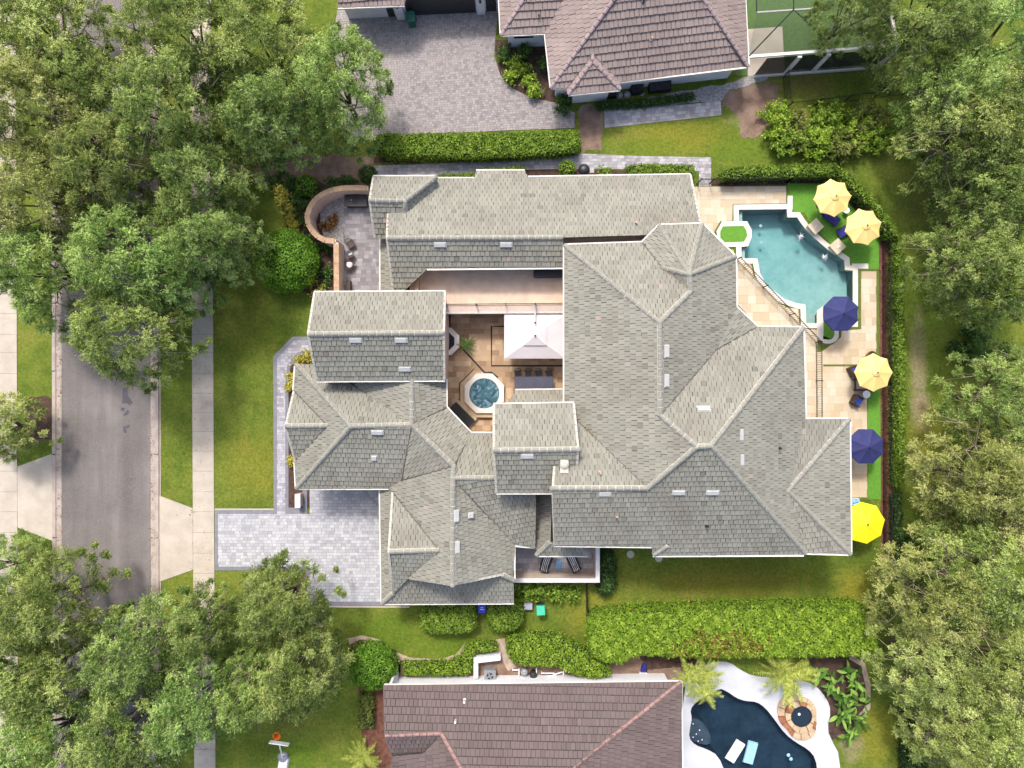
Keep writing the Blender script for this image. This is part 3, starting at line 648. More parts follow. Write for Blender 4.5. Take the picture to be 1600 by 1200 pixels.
eaves = [((682, 279), (741, 279)), ((744, 267), (820, 267)), ((825, 277), (1079, 273)), ((583, 276), (682, 276)), ((880, 418), (667, 420)), ((667, 420), (629, 457)), ((595, 372), (595, 457)), ((491, 457), (696, 456)), ((495, 595), (695, 594)), ((697, 592), (697, 636)), ((697, 636), (736, 677)), ((463, 763), (607, 763)),
         ((597, 943), (803, 942)), ((594, 764), (597, 943)), ((803, 852), (803, 907)), ((736, 677), (774, 677)), ((771, 632), (897, 630)), ((775, 770), (898, 770)), ((805, 610), (881, 609)), ((882, 383), (882, 640)), ((882, 383), (1003, 379)), ((1003, 379), (1030, 352)), ((1030, 352), (1097, 350)), ((1097, 350), (1149, 401)), ((1149, 401), (1150, 479)), ((1150, 479), (1183, 511)),
         ((1183, 511), (1255, 512)), ((1255, 512), (1258, 655)), ((1258, 655), (1327, 655)), ((1327, 655), (1329, 866)), ((1329, 866), (1258, 864)), ((1256, 867), (1020, 868)), ((1018, 854), (866, 852)), ((838, 868), (921, 868)), ((462, 569), (459, 610)), ((461, 722), (463, 763)), ((836, 855), (803, 852))]
rakes = [((1079, 273), (1098, 366)), ((577, 313), (583, 276)), ((577, 313), (585, 372)), ((606, 334), (604, 372)), ((604, 372), (614, 457)), ((491, 457), (481, 522)), ((481, 522), (495, 595)), ((696, 456), (694, 520)), ((694, 520), (695, 594)), ((446, 666), (459, 610)), ((446, 666), (461, 722)), ((607, 862), (613, 768)), ((607, 862), (614, 927)), ((707, 914), (639, 904)), ((707, 914), (785, 898)),
         ((771, 632), (771, 704)), ((771, 704), (775, 770)), ((897, 630), (904, 702)), ((904, 702), (898, 770)), ((863, 763), (866, 722)), ((863, 763), (866, 852))]
for q, k in (((1043, 852), 'G4'), ((1021, 867), 'G4')): rf.z[q] = rf.zat(k, *q) + .02
caps += [((1021, 867), (1043, 852)), ((785, 898), (803, 907))]
build_roof(house, rf, 'roof_tile_green', 'cap_green', 'mortar', caps=caps, eaves=eaves, rakes=rakes, L=.5)
for poly, z in ((rect(600, 285, 1085, 412), 2.6), (rect(586, 280, 640, 368), 3.2), (rect(495, 462, 694, 590), 6.3), (rect(464, 572, 690, 760), 4.0), ([(690, 640), (736, 680), (770, 680), (770, 764), (600, 764), (600, 700)], 4.0),
                (rect(600, 764, 800, 935), 3.4), (rect(775, 636, 890, 765), 7.0), (rect(884, 386, 1145, 640), 6.3), (rect(866, 640, 1250, 850), 6.3), (rect(1022, 800, 1254, 862), 6.3), (rect(1150, 515, 1252, 700), 6.3), (rect(1200, 660, 1325, 862), 6.2), (rect(805, 770, 870, 850), 3.4), ([(1032, 356), (1096, 354), (1145, 402), (1145, 480), (1032, 480)], 6.3)):
    block(house, poly, z)
VALLEYS = [((552, 604), (632, 656)), ((613, 768), (686, 860)), ((639, 904), (686, 860)), ((708, 747), (803, 852)), ((903, 658), (1012, 763)), ((1119, 546), (1032, 649)), ((1183, 511), (1119, 546)), ((697, 636), (643, 664)), ((736, 677), (709, 729)), ((628, 750), (643, 664)), ((461, 722), (512, 665)), ((459, 610), (512, 665)), ((1003, 379), (1034, 418)), ((1034, 418), (1072, 448)), ((628, 750), (709, 729))]
for a, b_ in VALLEYS:
    pa, pb = rf.at(a) + Vector((0, 0, .075)), rf.at(b_) + Vector((0, 0, .075)); d = (pb - pa).normalized(); n = Vector((-d.y, d.x, 0)).normalized() * .035
    B().add([pa + n, pa - n, pb - n, pb + n], [(0, 1, 2, 3)]).build('valley_flashing', M['valley_metal'], house)
# roof vents, each a flat hooded box lying on its slope
vm = mesh('roof_vent', *(lambda b: (b.v, b.f))(B().box((0, 0, .07), (.78, .3, .08), top=.93).box((0, 0, .02), (.88, .4, .03))), M['vent_white'])
vm2 = mesh('roof_vent', *(lambda b: (b.v, b.f))(B().box((0, 0, .08), (.34, .34, .12), top=.9).box((0, 0, .02), (.44, .44, .03))), M['vent_white'])
def on_plane(k, x, y, roof=None): return Vector(P(x, y, (roof or rf).zat(k, x, y)))
def put_on_slope(me, name, k, x, y, turn, parent, roof=None, lift=.03, mtx=None):
    roof = roof or rf; u, r, p = roof.pl[k]; n = Vector((-u[0] * p, -u[1] * p, 1)).normalized(); v = Vector((u[0], u[1], p)).normalized(); uu = v.cross(n)
    o = bpy.data.objects.new(name, me); col.objects.link(o); o.parent = parent
    m3 = Matrix((uu, v, n)).transposed().to_4x4()
    o.matrix_local = Matrix.Translation(on_plane(k, x, y, roof) + n * lift) @ m3 @ Matrix.Rotation(turn, 4, 'Z'); return o
for k, x, y in (('AS', 688, 382), ('AS', 791, 382), ('Bs', 556, 531), ('Bs', 627, 531), ('Bs', 633, 576), ('Cs', 590, 675), ('Fs', 824, 712), ('G4', 945, 771), ('G4', 1060, 769), ('G4', 1113, 769), ('L', 1099, 639), ('G2', 1041, 549), ('G2', 1041, 595), ('Mm', 1157, 679), ('Mm', 1158, 718), ('Ee', 713, 806), ('Ee', 714, 855)):
    put_on_slope(vm, 'roof_vent', k, x, y, 0, house)
for k, x, y in (('Cs', 585, 715), ('Sr', 752, 776), ('Sr', 766, 802), ('Ee', 735, 805)): put_on_slope(vm2, 'roof_vent', k, x, y, 0, house)
for k, x, y, m in (('G4', 963, 806, 'pipe_pink'), ('Hn', 937, 738, 'pipe_pink'), ('AN', 993, 349, 'pipe_pink'), ('Mm', 1217, 700, 'metal_dark'), ('G4', 1104, 821, 'metal_dark')):
    p = on_plane(k, x, y); B().lathe([(.13, -.1), (.13, .05), (.06, .06), (.055, .42), (.07, .42), (.07, .46)], p, 10).build('vent_pipe', M[m], house)
# small arched chimney cap behind the middle gable and corner finials
p = on_plane('Hn', 881, 724); B().box((p.x, p.y, p.z + .1), (.55, 1.2, .7)).lathe([(.3, .4), (.3, .55), (.16, .62)], p, 10).build('chimney', M['mortar'], house)
for q in ((707, 914), (863, 763), (904, 702), (548, 666), (1031, 504), (1077, 429), (1231, 767), (709, 729)):
    p = rf.at(q); B().lathe([(.17, -.02), (.19, .08), (.13, .14), (.04, .16)], p, 10).build('ridge_finial', M['cap_green'], house)
# ------------------------------------------------------------------ terrace, balcony, courtyard, patios (parts of the house and paved floors)
def railing(parent, pts, z, h=1.0, step=.155, m='metal_dark', post=2.2, limit=300, r=.011, name='baluster', plank=False):
    """posts, rails and every baluster of an iron railing along pts (world xy)"""
    bm = mesh(name, *(lambda b: (b.v, b.f))(B().box((0, 0, h / 2), (r * 2, r * 2, h))), M[m]); pm = mesh('post', *(lambda b: (b.v, b.f))(B().box((0, 0, h * .53), (.07, .07, h * 1.06)).lathe([(.05, h * 1.06), (.03, h * 1.1)], n=6)), M[m])
    n_ = 0
    for a, b_ in zip(pts, pts[1:]):
        a, b_ = Vector(a), Vector(b_); d = b_ - a; L = d.length; rl = B()
        for zz in (z + h, z + h * .86, z + .1): rl.tube((a.x, a.y, zz), (b_.x, b_.y, zz), .02 if zz > z + h * .9 else .014, n=4)
        rl.build('rail', M[m], parent)
        k = max(1, round(L / post))
        for i in range(k + 1):
            q = a + d * (i / k); o = bpy.data.objects.new('post', pm); link(o, parent, (q.x, q.y, z))
        k = int(L / step)
        for i in range(1, k):
            if n_ >= limit: break
            q = a + d * (i / k); o = bpy.data.objects.new(name, bm); link(o, parent, (q.x, q.y, z + .0)); n_ += 1
def floor_tiles(parent, poly, z, m, cw, ch, gap=.012, rot=0, each=True, piece='floor_tile', jit=.2, seed=2, world=True):
    random.seed(seed); ca, sa = math.cos(rot), math.sin(rot); q = [(x * ca + y * sa, -x * sa + y * ca) for x, y in poly]; b = B()
    T = tessel(q, cw, ch, gap, .5, jit); T.sort(key=area, reverse=True)
    for i, c in enumerate(T):
        c = ccw([(x * ca - y * sa, x * sa + y * ca) for x, y in c]); rv = random.random(); t = z + random.uniform(-.003, .003)
        if each and i < 300: B().prism(c, z - .03, t, r=rv, bottom=False).build(piece, M[m], parent)
        else: b.prism(c, z - .03, t, r=rv, bottom=False)
    if b.v: stuff(b.build(piece + 's', M[m], parent))
zt = 2.55
ter = B().prism(px([(651, 410), (884, 410), (884, 487), (700, 488), (640, 488), (640, 440)], zt), zt - .35, zt).build('terrace_floor', M['terrace_tile'], house)
floor_tiles(ter, px([(651, 412), (884, 412), (884, 475.5), (652, 477)], zt + .01), zt + .012, 'terrace_tile', .9, .9, .008)
B().prism(px([(696, 477), (884, 475), (884, 487), (696, 488)], zt), zt - .2, zt + .03).build('terrace_ledge', M['stucco'], house)
B().prism(px([(696, 487.3), (884, 486.4), (884, 489.5), (696, 490.4)], zt), zt - .3, zt + .06).build('terrace_gutter', M['trim_white'], house)
railing(house, [P2(699, 477.5, zt), P2(882, 476, zt)], zt, .95, .16)
B().prism(px([(648, 434), (653.5, 433), (653.5, 458), (648, 458)], zt + .9), zt, zt + .9).build('terrace_wall', M['stone_cap'], house)
B().prism(px([(697, 487), (884, 486), (884, 483), (697, 484)], 2.2), 0, 2.2).build('loggia_wall', M['stucco'], house)
x_, y_, _ = P(857, 426, zt + .9)
t = thing('storage_bench', 'long black cabinet under the eave at the end of the upper terrace', 'cabinet', (x_, y_, zt + .01)); B().box((0, 0, .42), (2.1, .55, .8)).build('body', M['metal_black'], t).location = (0, 0, 0); B().box((0, 0, .85), (2.18, .62, .05)).build('lid', M['metal_dark'], t).location = (0, 0, 0)
# east balcony above the pool
zb = 3.2
BAL = [(1120, 385), (1152, 404), (1277, 534), (1278, 660), (1240, 660), (1240, 560), (1120, 560)]
ba = B().prism(px(BAL, zb), zb - .3, zb).build('balcony_floor', M['travertine_joint'], house)
floor_tiles(ba, px([(1120, 386), (1151, 406), (1275, 535), (1276, 659), (1240, 659), (1240, 560), (1120, 560)], zb), zb + .012, 'travertine', .62, .62, .014, R(0), True, 'floor_tile', .25)
railing(house, [P2(1150.5, 406, zb), P2(1274.5, 535, zb), P2(1275.5, 655, zb)], zb, 1.05, .165, post=2.6)
for q in ((1160, 415), (1215, 472), (1268, 532), (1270, 600), (1270, 650)):
    x_, y_, _ = P(*q, zb); B().box((x_, y_, zb / 2 - .15), (.4, .4, zb - .3)).build('balcony_column', M['stucco'], house)
x_, y_, _ = P(1166, 495, 5.6); B().prism(px([(1150, 478), (1153, 476), (1182, 507), (1180, 510)], 5.0), zb, 5.0).build('balcony_door', M['window_dark'], house)
# courtyard floor
court = structure(B().prism(px([(690, 480), (890, 480), (890, 690), (690, 690)]), -.05, .02).build('courtyard_floor', M['travertine_joint']))
floor_tiles(court, px([(690, 480), (890, 480), (890, 690), (690, 690)]), .036, 'travertine_court', .58, .42, .012)
def line_strips(name, pts, wd, m, z): return structure(B().prism(px(strip(pts, wd)), z - .02, z).build(name, M[m]))
for pts in ([(703, 488), (703, 512)], [(720, 542), (757, 582), (768, 582), (778, 590)], [(791, 510), (768, 510), (768, 571.5), (884, 571.5)]): line_strips('inlay_band', pts, 2.8, 'dark_band', .044)
# north-west patio floor and planting bed
paving('patio_floor', [(536, 300), (612, 300), (612, 470), (522, 470), (530, 400), (538, 385)], 'paver_patio', 'paver_joint', .4, .3, .012, .04, .5, .3)
bed([(500, 345), (500, 315), (520, 303), (538, 302), (538, 384), (530, 384), (506, 372)], 'gravel', .03, 1)
paving('south_patio_floor', [(800, 845), (932, 845), (932, 896), (800, 896)], 'paver_path', 'paver_joint', .4, .4, .012, .04, .5, .1)
# ------------------------------------------------------------------ pool terrace
def deck(name, poly, seed):
    b = structure(B().prism(px(poly), -.03, .03).build(name, M['travertine_joint'])); floor_tiles(b, px(poly), .045, 'travertine', .61, .61, .010, 0, True, 'paving_slab', .3, seed)
deck('pool_deck_north', [(1070, 292), (1228, 291), (1228, 318), (1146, 319), (1146, 345), (1127, 346), (1117, 364), (1117, 385), (1070, 385)], 3)
deck('pool_deck_east', [(1345, 424), (1369, 424), (1369, 576), (1354, 578), (1355, 777), (1240, 777), (1240, 550), (1283, 550), (1300, 538), (1314, 526), (1315, 514), (1345, 514)], 4)
deck('pool_deck_west', [(1110, 390), (1146, 390), (1149, 413), (1173, 413), (1178, 432), (1188, 452), (1205, 467), (1222, 477), (1248, 483), (1248, 514), (1276, 515), (1276, 550), (1110, 550)], 5)
sheet('turf_lawn', [(1231, 287), (1297, 287), (1372, 368), (1373, 420), (1329, 420), (1328, 402), (1300, 384), (1283, 367), (1266, 350), (1257, 333), (1239, 332), (1238, 306), (1231, 306)], 'turf', .04)
sheet('turf_lawn', [(1355, 584), (1375, 584), (1376, 780), (1356, 780)], 'turf', .04)
for pts, wd in (([(1229.6, 287), (1229.6, 318)], 2.4), ([(1229, 320), (1145, 321), (1145, 346), (1126, 347), (1116, 364)], 3), ([(1286, 571), (1356, 571)], 3.2), ([(1343.5, 424), (1343.5, 514), (1318, 515)], 3.4), ([(1321, 422.5), (1373, 421.5)], 3.2), ([(1371, 422), (1371, 582)], 3.4), ([(1240, 779), (1357, 779)], 4), ([(1313.5, 516), (1312.5, 526), (1300, 537), (1284, 540)], 3.2), ([(1150, 412), (1174, 412), (1178, 430)], 2.6), ([(1226, 479), (1249, 482), (1249, 512)], 2.6)):
    line_strips('turf_joint', pts, wd, 'turf_strip', .05)
def ring(name, inner, wd, z0, z1, m, parent, closed=True):
    """coping: a band of width wd outside a loop (world xy)"""
    a = ccw(inner); b_ = inset(a, -wd); n = len(a); V = [(x, y, z1) for x, y in a] + [(x, y, z1) for x, y in b_] + [(x, y, z0) for x, y in a] + [(x, y, z0) for x, y in b_]; F = []
    for i in range(n):
        j = (i + 1) % n; F += [(i, n + i, n + j, j), (n + i, 3 * n + i, 3 * n + j, n + j), (j, 2 * n + j, 2 * n + i, i)]
    return obj(name, mesh(name, V, F, M[m]), parent)
def basin(name, poly, depth, m, parent, top=.0, slope=(0, 0), step=None):
    p = ccw(poly); n = len(p); c = (sum(q[0] for q in p) / n, sum(q[1] for q in p) / n); V = [(x, y, top) for x, y in p] + [(x, y, -depth + slope[0] * (x - c[0]) + slope[1] * (y - c[1])) for x, y in p]
    return obj(name, mesh(name, V, [tuple(range(n, 2 * n))] + [(i, n + i, n + (i + 1) % n, (i + 1) % n) for i in range(n)], M[m]), parent)
def flat(name, poly, z, m, parent): return obj(name, mesh(name, [(x, y, z) for x, y in ccw(poly)], [tuple(range(len(poly)))], M[m]), parent)
x_, y_, _ = P(1240, 420); pool = thing('swimming_pool', 'turquoise curved swimming pool with pale stone coping beside the villa', 'pool', (x_, y_, 0))
ring('coping', px(POOL), .40, -.05, .07, 'pool_coping', pool); basin('basin', px(POOL), 1.35, 'pool_shell', pool, .01, (.055, -.075)); B().prism(px(POOL), -3.2, -.06).build('water', M['pool_water'], pool)
for i, pl in enumerate(([(1154.5, 328.5), (1162, 328.5), (1162, 346), (1154.5, 346)], [(1158.5, 386.5), (1166, 386.5), (1166, 403.5), (1158.5, 403.5)], [(1259.5, 490), (1276.5, 490), (1276.5, 504.5), (1259.5, 504.5)])): B().prism(px(pl), -1.5, -.35).build('pool_step', M['pool_shell'], pool)
for pl in ([(1230, 306), (1238, 306), (1238, 328), (1230, 328)], [(1331, 412), (1356, 412), (1356, 420), (1331, 420)]): B().prism(px(pl), .0, .075).build('coping', M['pool_coping'], pool)
# coping round the turf bed that juts into the pool, and the round one at its south end
bed_o = [(1128, 346), (1154, 346), (1167, 346), (1174, 359), (1174, 371), (1168, 385), (1150, 386), (1135, 386), (1122, 376), (1119, 362)]
bed_i = [(1129, 354), (1161, 353), (1166, 361), (1167, 369), (1162, 378), (1132, 379), (1125, 372), (1125, 362)]
B().prism(px(bed_o), -.05, .068).build('coping', M['pool_coping'], pool); flat('turf_bed', px(bed_i), .078, 'turf', pool)
sm_o = [(1276, 486)] + [(1286, 478), (1310, 500), (1310, 524)] + [(1293 + 17 * math.cos(R(a)), 524 + 13 * math.sin(R(a))) for a in range(10, 180, 17)] + [(1276, 540)]
sm_i = [(1286, 494), (1303, 497), (1303, 522)] + [(1294 + 9 * math.cos(R(a)), 522 + 9 * math.sin(R(a))) for a in range(10, 180, 17)] + [(1286, 530)]
B().prism(px(sm_o), -.04, .066).build('coping', M['pool_coping'], pool); flat('turf_bed', px(sm_i), .076, 'turf', pool)
for q in ((1188.5, 353), (1189.5, 379)): B().lathe([(.13, 0), (.13, .02), (.09, .04)], P(*q, -.9), 14).build('pool_light', M['canvas_white'], pool)
for q in ((1251, 370), (1288, 402)):
    b = B(); c = P(*q, -.05); random.seed(int(q[0]))
    b.lathe([(.13, 0), (.1, .02), (.05, .1), (.03, .3), (.012, .34)], c, 10)
    for i in range(26):
        a = random.uniform(0, 6.28); l = random.uniform(.15, .42); b.tube((c[0] + .1 * math.cos(a), c[1] + .1 * math.sin(a), c[2] + .03), (c[0] + l * math.cos(a), c[1] + l * math.sin(a), c[2] + .02), .014, .004, 4)
    b.build('water_jet', M['plastic_white'], pool)
for i, q in enumerate(((1270, 356), (1304, 387))):
    t = thing('pedestal', ('square travertine pedestal on the pool edge, the northern of two', 'square travertine pedestal on the pool edge, the southern of two')[i], 'pedestal', P(*q), 'travertine pedestals on the pool edge')
    B().box((0, 0, .25), (.82, .82, .5), R(42)).build('base', M['pedestal_stone'], t).location = (0, 0, 0); B().box((0, 0, .52), (.92, .92, .07), R(42)).build('top_slab', M['pedestal_stone'], t).location = (0, 0, 0); B().lathe([(.12, .55), (.14, .6), (.1, .6), (.09, .57)], n=12).build('bowl', M['pool_coping'], t).location = (0, 0, 0)
# ------------------------------------------------------------------ garden walls
def walled(name, label, line, wd, h, m, capm, seg, capw):
    """a wall along a world-xy line with its separate cap stones"""
    t = thing(name, label, 'wall', (*line[0], 0)); b = B()
    for a, c in zip(line, line[1:]):
        a, c = Vector(a), Vector(c); d = (c - a).normalized(); n = Vector((-d.y, d.x)) * wd / 2; e = d * wd * .35
        b.prism([tuple(a + n - e), tuple(c + n + e), tuple(c - n + e), tuple(a - n - e)], 0, h)
    b.build('wall', M[m], t); tot = sum((Vector(c) - Vector(a)).length for a, c in zip(line, line[1:])); pts = []; step = seg
    for a, c in zip(line, line[1:]):
        a, c = Vector(a), Vector(c); k = max(1, round((c - a).length / step))
        for i in range(k):
            p0 = a.lerp(c, i / k); p1 = a.lerp(c, (i + 1) / k); d = (p1 - p0); n = Vector((-d.y, d.x)).normalized() * capw / 2; g = d.normalized() * .008
            B().prism([tuple(p0 + n + g), tuple(p1 + n - g), tuple(p1 - n - g), tuple(p0 - n + g)], h, h + .07 + random.uniform(-.008, .008)).build('cap_stone', M[capm], t)
    return t
zw = 1.9
cl = [(573, 294), (555, 293.5), (537, 294), (520, 297), (505, 303), (493, 312), (485, 323), (480, 337), (482, 350), (488, 361), (497, 370), (508, 375.5), (523, 377)]
walled('garden_wall', 'curved stucco garden wall with tan cap stones around the front patio bed', [P2(x, y, zw) for x, y in cl], .3, zw, 'stucco', 'stone_cap', .62, .4)
walled('garden_wall', 'straight stucco garden wall with tan cap stones beside the patio chairs', [P2(525.5, 381, zw), P2(526, 458, zw)], .3, zw, 'stucco', 'stone_cap', .7, .4)
t = thing('patio_wall', 'pale stucco wall enclosing the small south patio of the villa', 'wall', P(870, 907))
zp = 2.0; B().prism(px([(800, 904), (931, 904), (931, 845), (936.5, 845), (936.5, 909.5), (800, 909.5)], zp), 0, zp).build('wall', M['stucco'], t); B().prism(px([(800, 903.4), (930.6, 903.4), (930.6, 845), (937, 845), (937, 910), (800, 910)], zp), zp, zp + .06).build('coping', M['trim_white'], t)
t = thing('planter_box', 'small pink stucco planter box at the corner of the driveway bed', 'planter', P(470, 780)); B().box((0, 0, .4), (.36, 1.0, .8)).build('box', M['stucco'], t).location = (0, 0, 0); B().box((0, 0, .82), (.42, 1.06, .06)).build('rim', M['trim_white'], t).location = (0, 0, 0)
# ------------------------------------------------------------------ fences
def fence(label, line, h=1.4, step=.15, group=None, m='metal_black', each=True):
    t = thing('iron_fence', label, 'fence', (*line[0], 0), group); railing(t, line, 0, h, step, m, 2.4, 300, .012, 'picket'); return t
fence('black iron picket fence along the long east hedge behind the pool terrace', [P2(*q) for q in ((1378, 372), (1378.5, 600), (1379.5, 875))], 1.4, .12)
fence('black iron picket fence between the pool deck and the northern hedge', [P2(*q) for q in ((1108, 288), (1228, 286), (1300, 285), (1377, 370))], 1.4, .14)
fence('short black iron fence crossing the south lawn from the patio wall', [P2(*q) for q in ((915, 905), (918, 1035))], 1.4, .14)
fence('thin iron fence around the grass strip beside the neighbour screened porch', [P2(*q) for q in ((1223, 122), (1228, 170), (1410, 148))], 1.3, .16)
t = thing('garden_gate', 'black iron garden gate at the end of the paved side path', 'gate', P(1099, 288)); g = B()
railing(t, [P2(1088.5, 288), P2(1108, 288)], 0, 1.5, .13)
# ------------------------------------------------------------------ courtyard and patio furniture
def local(b, name, m, t, smooth=False): o = b.build(name, M[m], t, (0, 0, 0), smooth); o.location = (0, 0, 0); return o
def copy_tree(root, loc, rz, label, parent=None):
    c = root.copy(); col.objects.link(c); c.location = loc; c.rotation_euler = (0, 0, rz)
    if label: c['label'] = label
    for ch in root.children:
        d = ch.copy(); col.objects.link(d); d.parent = c
        for g in ch.children:
            e = g.copy(); col.objects.link(e); e.parent = d
    return c
oct8 = lambda c, r, off=22.5: [(c[0] + r * math.cos(R(a + off)), c[1] + r * math.sin(R(a + off))) for a in range(0, 360, 45)]
def basin_thing(name, label, cat, c, ro, ri, h, wm, rings=None, n=None, rim='pool_coping'):
    t = thing(name, label, cat, P(*c)); o_ = oct8((0, 0), ro / 20); i_ = [(ri / 20 * math.cos(R(a)), ri / 20 * math.sin(R(a))) for a in range(0, 360, 15)] if n else oct8((0, 0), ri / 20)
    loops = [o_, i_]; V = [(x, y, h) for l in loops for x, y in l]; T = [tuple(q) for q in tessellate_polygon([[Vector((x, y, 0)) for x, y in l] for l in loops])]
    k = len(o_); m_ = len(i_); V += [(x, y, 0) for x, y in o_] + [(x, y, h - .3) for x, y in i_]; b = k + m_
    T += [(i, b + i, b + (i + 1) % k, (i + 1) % k) for i in range(k)] + [(k + i, k + (i + 1) % m_, b + k + (i + 1) % m_, b + k + i) for i in range(m_)]
    o = obj('rim', mesh('rim', V, T, M[rim]), t); o.location = (0, 0, 0)
    o = flat('water', i_, h - .08, wm, t); o.location = (0, 0, 0); return t
t = basin_thing('hot_tub', 'octagonal white hot tub with bubbling water in the courtyard', 'hot tub', (757, 614.5), 33, 23.5, .5, 'spa_water', n=1)
st = B(); so = [(33.5 / 20 * math.cos(R(a)), 33.5 / 20 * math.sin(R(a))) for a in range(112, 300, 45)]; so = oct8((0, 0), 39 / 20)
local(B().prism([oct8((0, 0), 41 / 20)[i] for i in (2, 3, 4, 5, 6)] + [oct8((0, 0), 33.4 / 20)[i] for i in (6, 5, 4, 3, 2)], 0, .28), 'step', 'stone_tan', t)
local(B().path([(x, y, .3) for x, y in [oct8((0, 0), 41.2 / 20)[i] for i in (2, 3, 4, 5, 6)]], .03, 4), 'step_edge', 'wood_dark', t)
basin_thing('fountain', 'octagonal white fountain basin with dark water at the courtyard edge', 'fountain', (697, 534), 23, 15, .55, 'dark_water')
t = thing('stone_bench', 'slanted black slab bench between the hot tub and the roof edge', 'bench', P(722.5, 648)); a_ = -math.atan2(30, 30)
local(B().box((0, 0, .22), (2.1, .78, .44), a_), 'base', 'metal_black', t); local(B().box((.36, .36, .2), (2.1, .22, .4), a_), 'ledge', 'stone_tan', t)
# cantilever umbrella
t = thing('cantilever_umbrella', 'large rectangular white cantilever umbrella over the courtyard', 'umbrella', P(834, 529)); X, Y = 2.28, 1.65; k_ = .66
V = [(-X, -Y, 2.45), (X, -Y, 2.45), (X, Y, 2.45), (-X, Y, 2.45), (-.75, -.6, 3.02), (.75, -.6, 3.02), (.75, .6, 3.02), (-.75, .6, 3.02)]
b = B(); b.add(V, [(0, 1, 5, 4), (1, 2, 6, 5), (2, 3, 7, 6), (3, 0, 4, 7)]); V2 = [(x, y, z - .14) for x, y, z in V[:4]]; b.add(V[:4] + V2, [(0, 4, 5, 1), (1, 5, 6, 2), (2, 6, 7, 3), (3, 7, 4, 0)]); local(b, 'canopy', 'canvas_white', t)
b = B(); b.add([(-.86, -.7, 3.06), (.86, -.7, 3.06), (.86, .7, 3.06), (-.86, .7, 3.06), (0, 0, 3.42)], [(0, 1, 4), (1, 2, 4), (2, 3, 4), (3, 0, 4)]); local(b, 'vent_cap', 'canvas_white', t)
local(B().lathe([(.07, 3.4), (.07, 3.5), (.03, 3.55)], n=10), 'finial', 'metal_dark', t); local(B().tube((0, 1.0, 3.2), (0, 2.3, 2.9), .05).tube((0, 2.3, 2.95), (0, 2.3, 0), .06), 'mast', 'metal_gray', t); local(B().lathe([(.08, 0), (.08, .09)], (0, .95, 3.17), 8), 'joint', 'metal_dark', t)
for sx, sy in ((-1, -1), (1, -1), (1, 1), (-1, 1)): local(B().tube((0, 0, 3.0), (sx * X * .98, sy * Y * .98, 2.42), .018, n=4), 'rib', 'metal_gray', t)
# dining table and chairs
t = thing('dining_table', 'slate-blue dining table in the courtyard under the roof edge', 'table', P(834, 599.5)); local(B().box((0, 0, .74), (3.0, 1.1, .05)), 'table_top', 'table_slate', t)
for sx in (-1, 1):
    for sy in (-1, 1): local(B().box((sx * 1.35, sy * .45, .36), (.08, .08, .72)), 'leg', 'metal_dark', t)
def chair_proto(label, group):
    t = thing('dining_chair', label, 'chair', (0, 0, 0), group); local(B().box((0, 0, .44), (.5, .48, .06)), 'seat', 'metal_black', t)
    b = B()
    for i in range(9):
        a0 = R(20 + i * 17.5); b.tube((.29 * math.cos(a0), .04 + .27 * math.sin(a0), .45), (.33 * math.cos(a0), .06 + .32 * math.sin(a0), .84), .012, n=4)
    local(b.path([(.33 * math.cos(R(20 + i * 14)), .06 + .32 * math.sin(R(20 + i * 14)), .84) for i in range(11)], .02, 4), 'backrest', 'metal_dark', t)
    for sx in (-1, 1):
        for sy in (-1, 1): local(B().tube((sx * .21, sy * .2, 0), (sx * .2, sy * .19, .44), .016, n=5), 'leg', 'metal_dark', t)
    return t
lab = ['black woven dining chair at the courtyard table, leftmost in the row', 'black woven dining chair at the courtyard table, second from left', 'black woven dining chair at the courtyard table, third from left', 'black woven dining chair at the courtyard table, rightmost in the row']
pr = chair_proto(lab[0], 'dining chairs along the courtyard table')
for i, x in enumerate((809.5, 825.5, 841.5, 857.5)):
    l_ = P(x, 583.5)
    if i == 0: pr.location = l_; pr.rotation_euler = (0, 0, R(8))
    else: copy_tree(pr, l_, R(8 + i * 5 - 9), lab[i])
# fire table, bistro set on the front patio
t = thing('fire_table', 'black rectangular fire table against the curved patio wall', 'fire table', P(559, 317)); local(B().box((0, 0, .35), (1.5, .78, .7)), 'base', 'metal_black', t); local(B().box((0, 0, .72), (1.72, .9, .05)), 'table_top', 'metal_dark', t); local(B().lathe([(.3, .745), (.3, .76), (.26, .76), (.24, .75)], (-.05, .02, 0), 14), 'burner', 'metal_black', t); local(B().lathe([(.04, .75), (.05, .8)], (-.32, .02, 0), 8), 'knob', 'metal_gray', t)
def bistro(label, at, rz, seat='wood_dark'):
    t = thing('patio_chair', label, 'chair', at); t.rotation_euler = (0, 0, rz)
    local(B().box((0, 0, .43), (.56, .54, .06)), 'seat', seat, t); local(B().path([(.3 * math.cos(R(a)), .08 + .34 * math.sin(R(a)), .62 + .12 * math.sin(R(a))) for a in range(-20, 201, 20)], .02, 5), 'backrest', 'metal_dark', t)
    b = B()
    for a in range(20, 161, 20): b.tube((.26 * math.cos(R(a)), .06 + .26 * math.sin(R(a)), .44), (.3 * math.cos(R(a)), .08 + .34 * math.sin(R(a)), .72), .01, n=4)
    local(b, 'back_slats', 'metal_dark', t)
    for sx in (-1, 1):
        for sy in (-1, 1): local(B().tube((sx * .25, sy * .23, 0), (sx * .23, sy * .21, .43), .018, n=5), 'leg', 'metal_dark', t)
    return t
bistro('dark brown patio chair with curved iron back near the stone wall', P(550, 383), R(38))
t = bistro('dark patio chair holding a white and red cushion', P(550, 415), R(70)); local(B().lathe([(.05, .46), (.24, .5), (.27, .58), (.2, .66), (.06, .69)], (-.06, .06, 0), 12), 'cushion', 'plastic_white', t, True); local(B().lathe([(.04, .5), (.15, .54), (.16, .6), (.04, .66)], (.16, .12, 0), 10), 'throw_pillow', 'red_cloth', t, True)
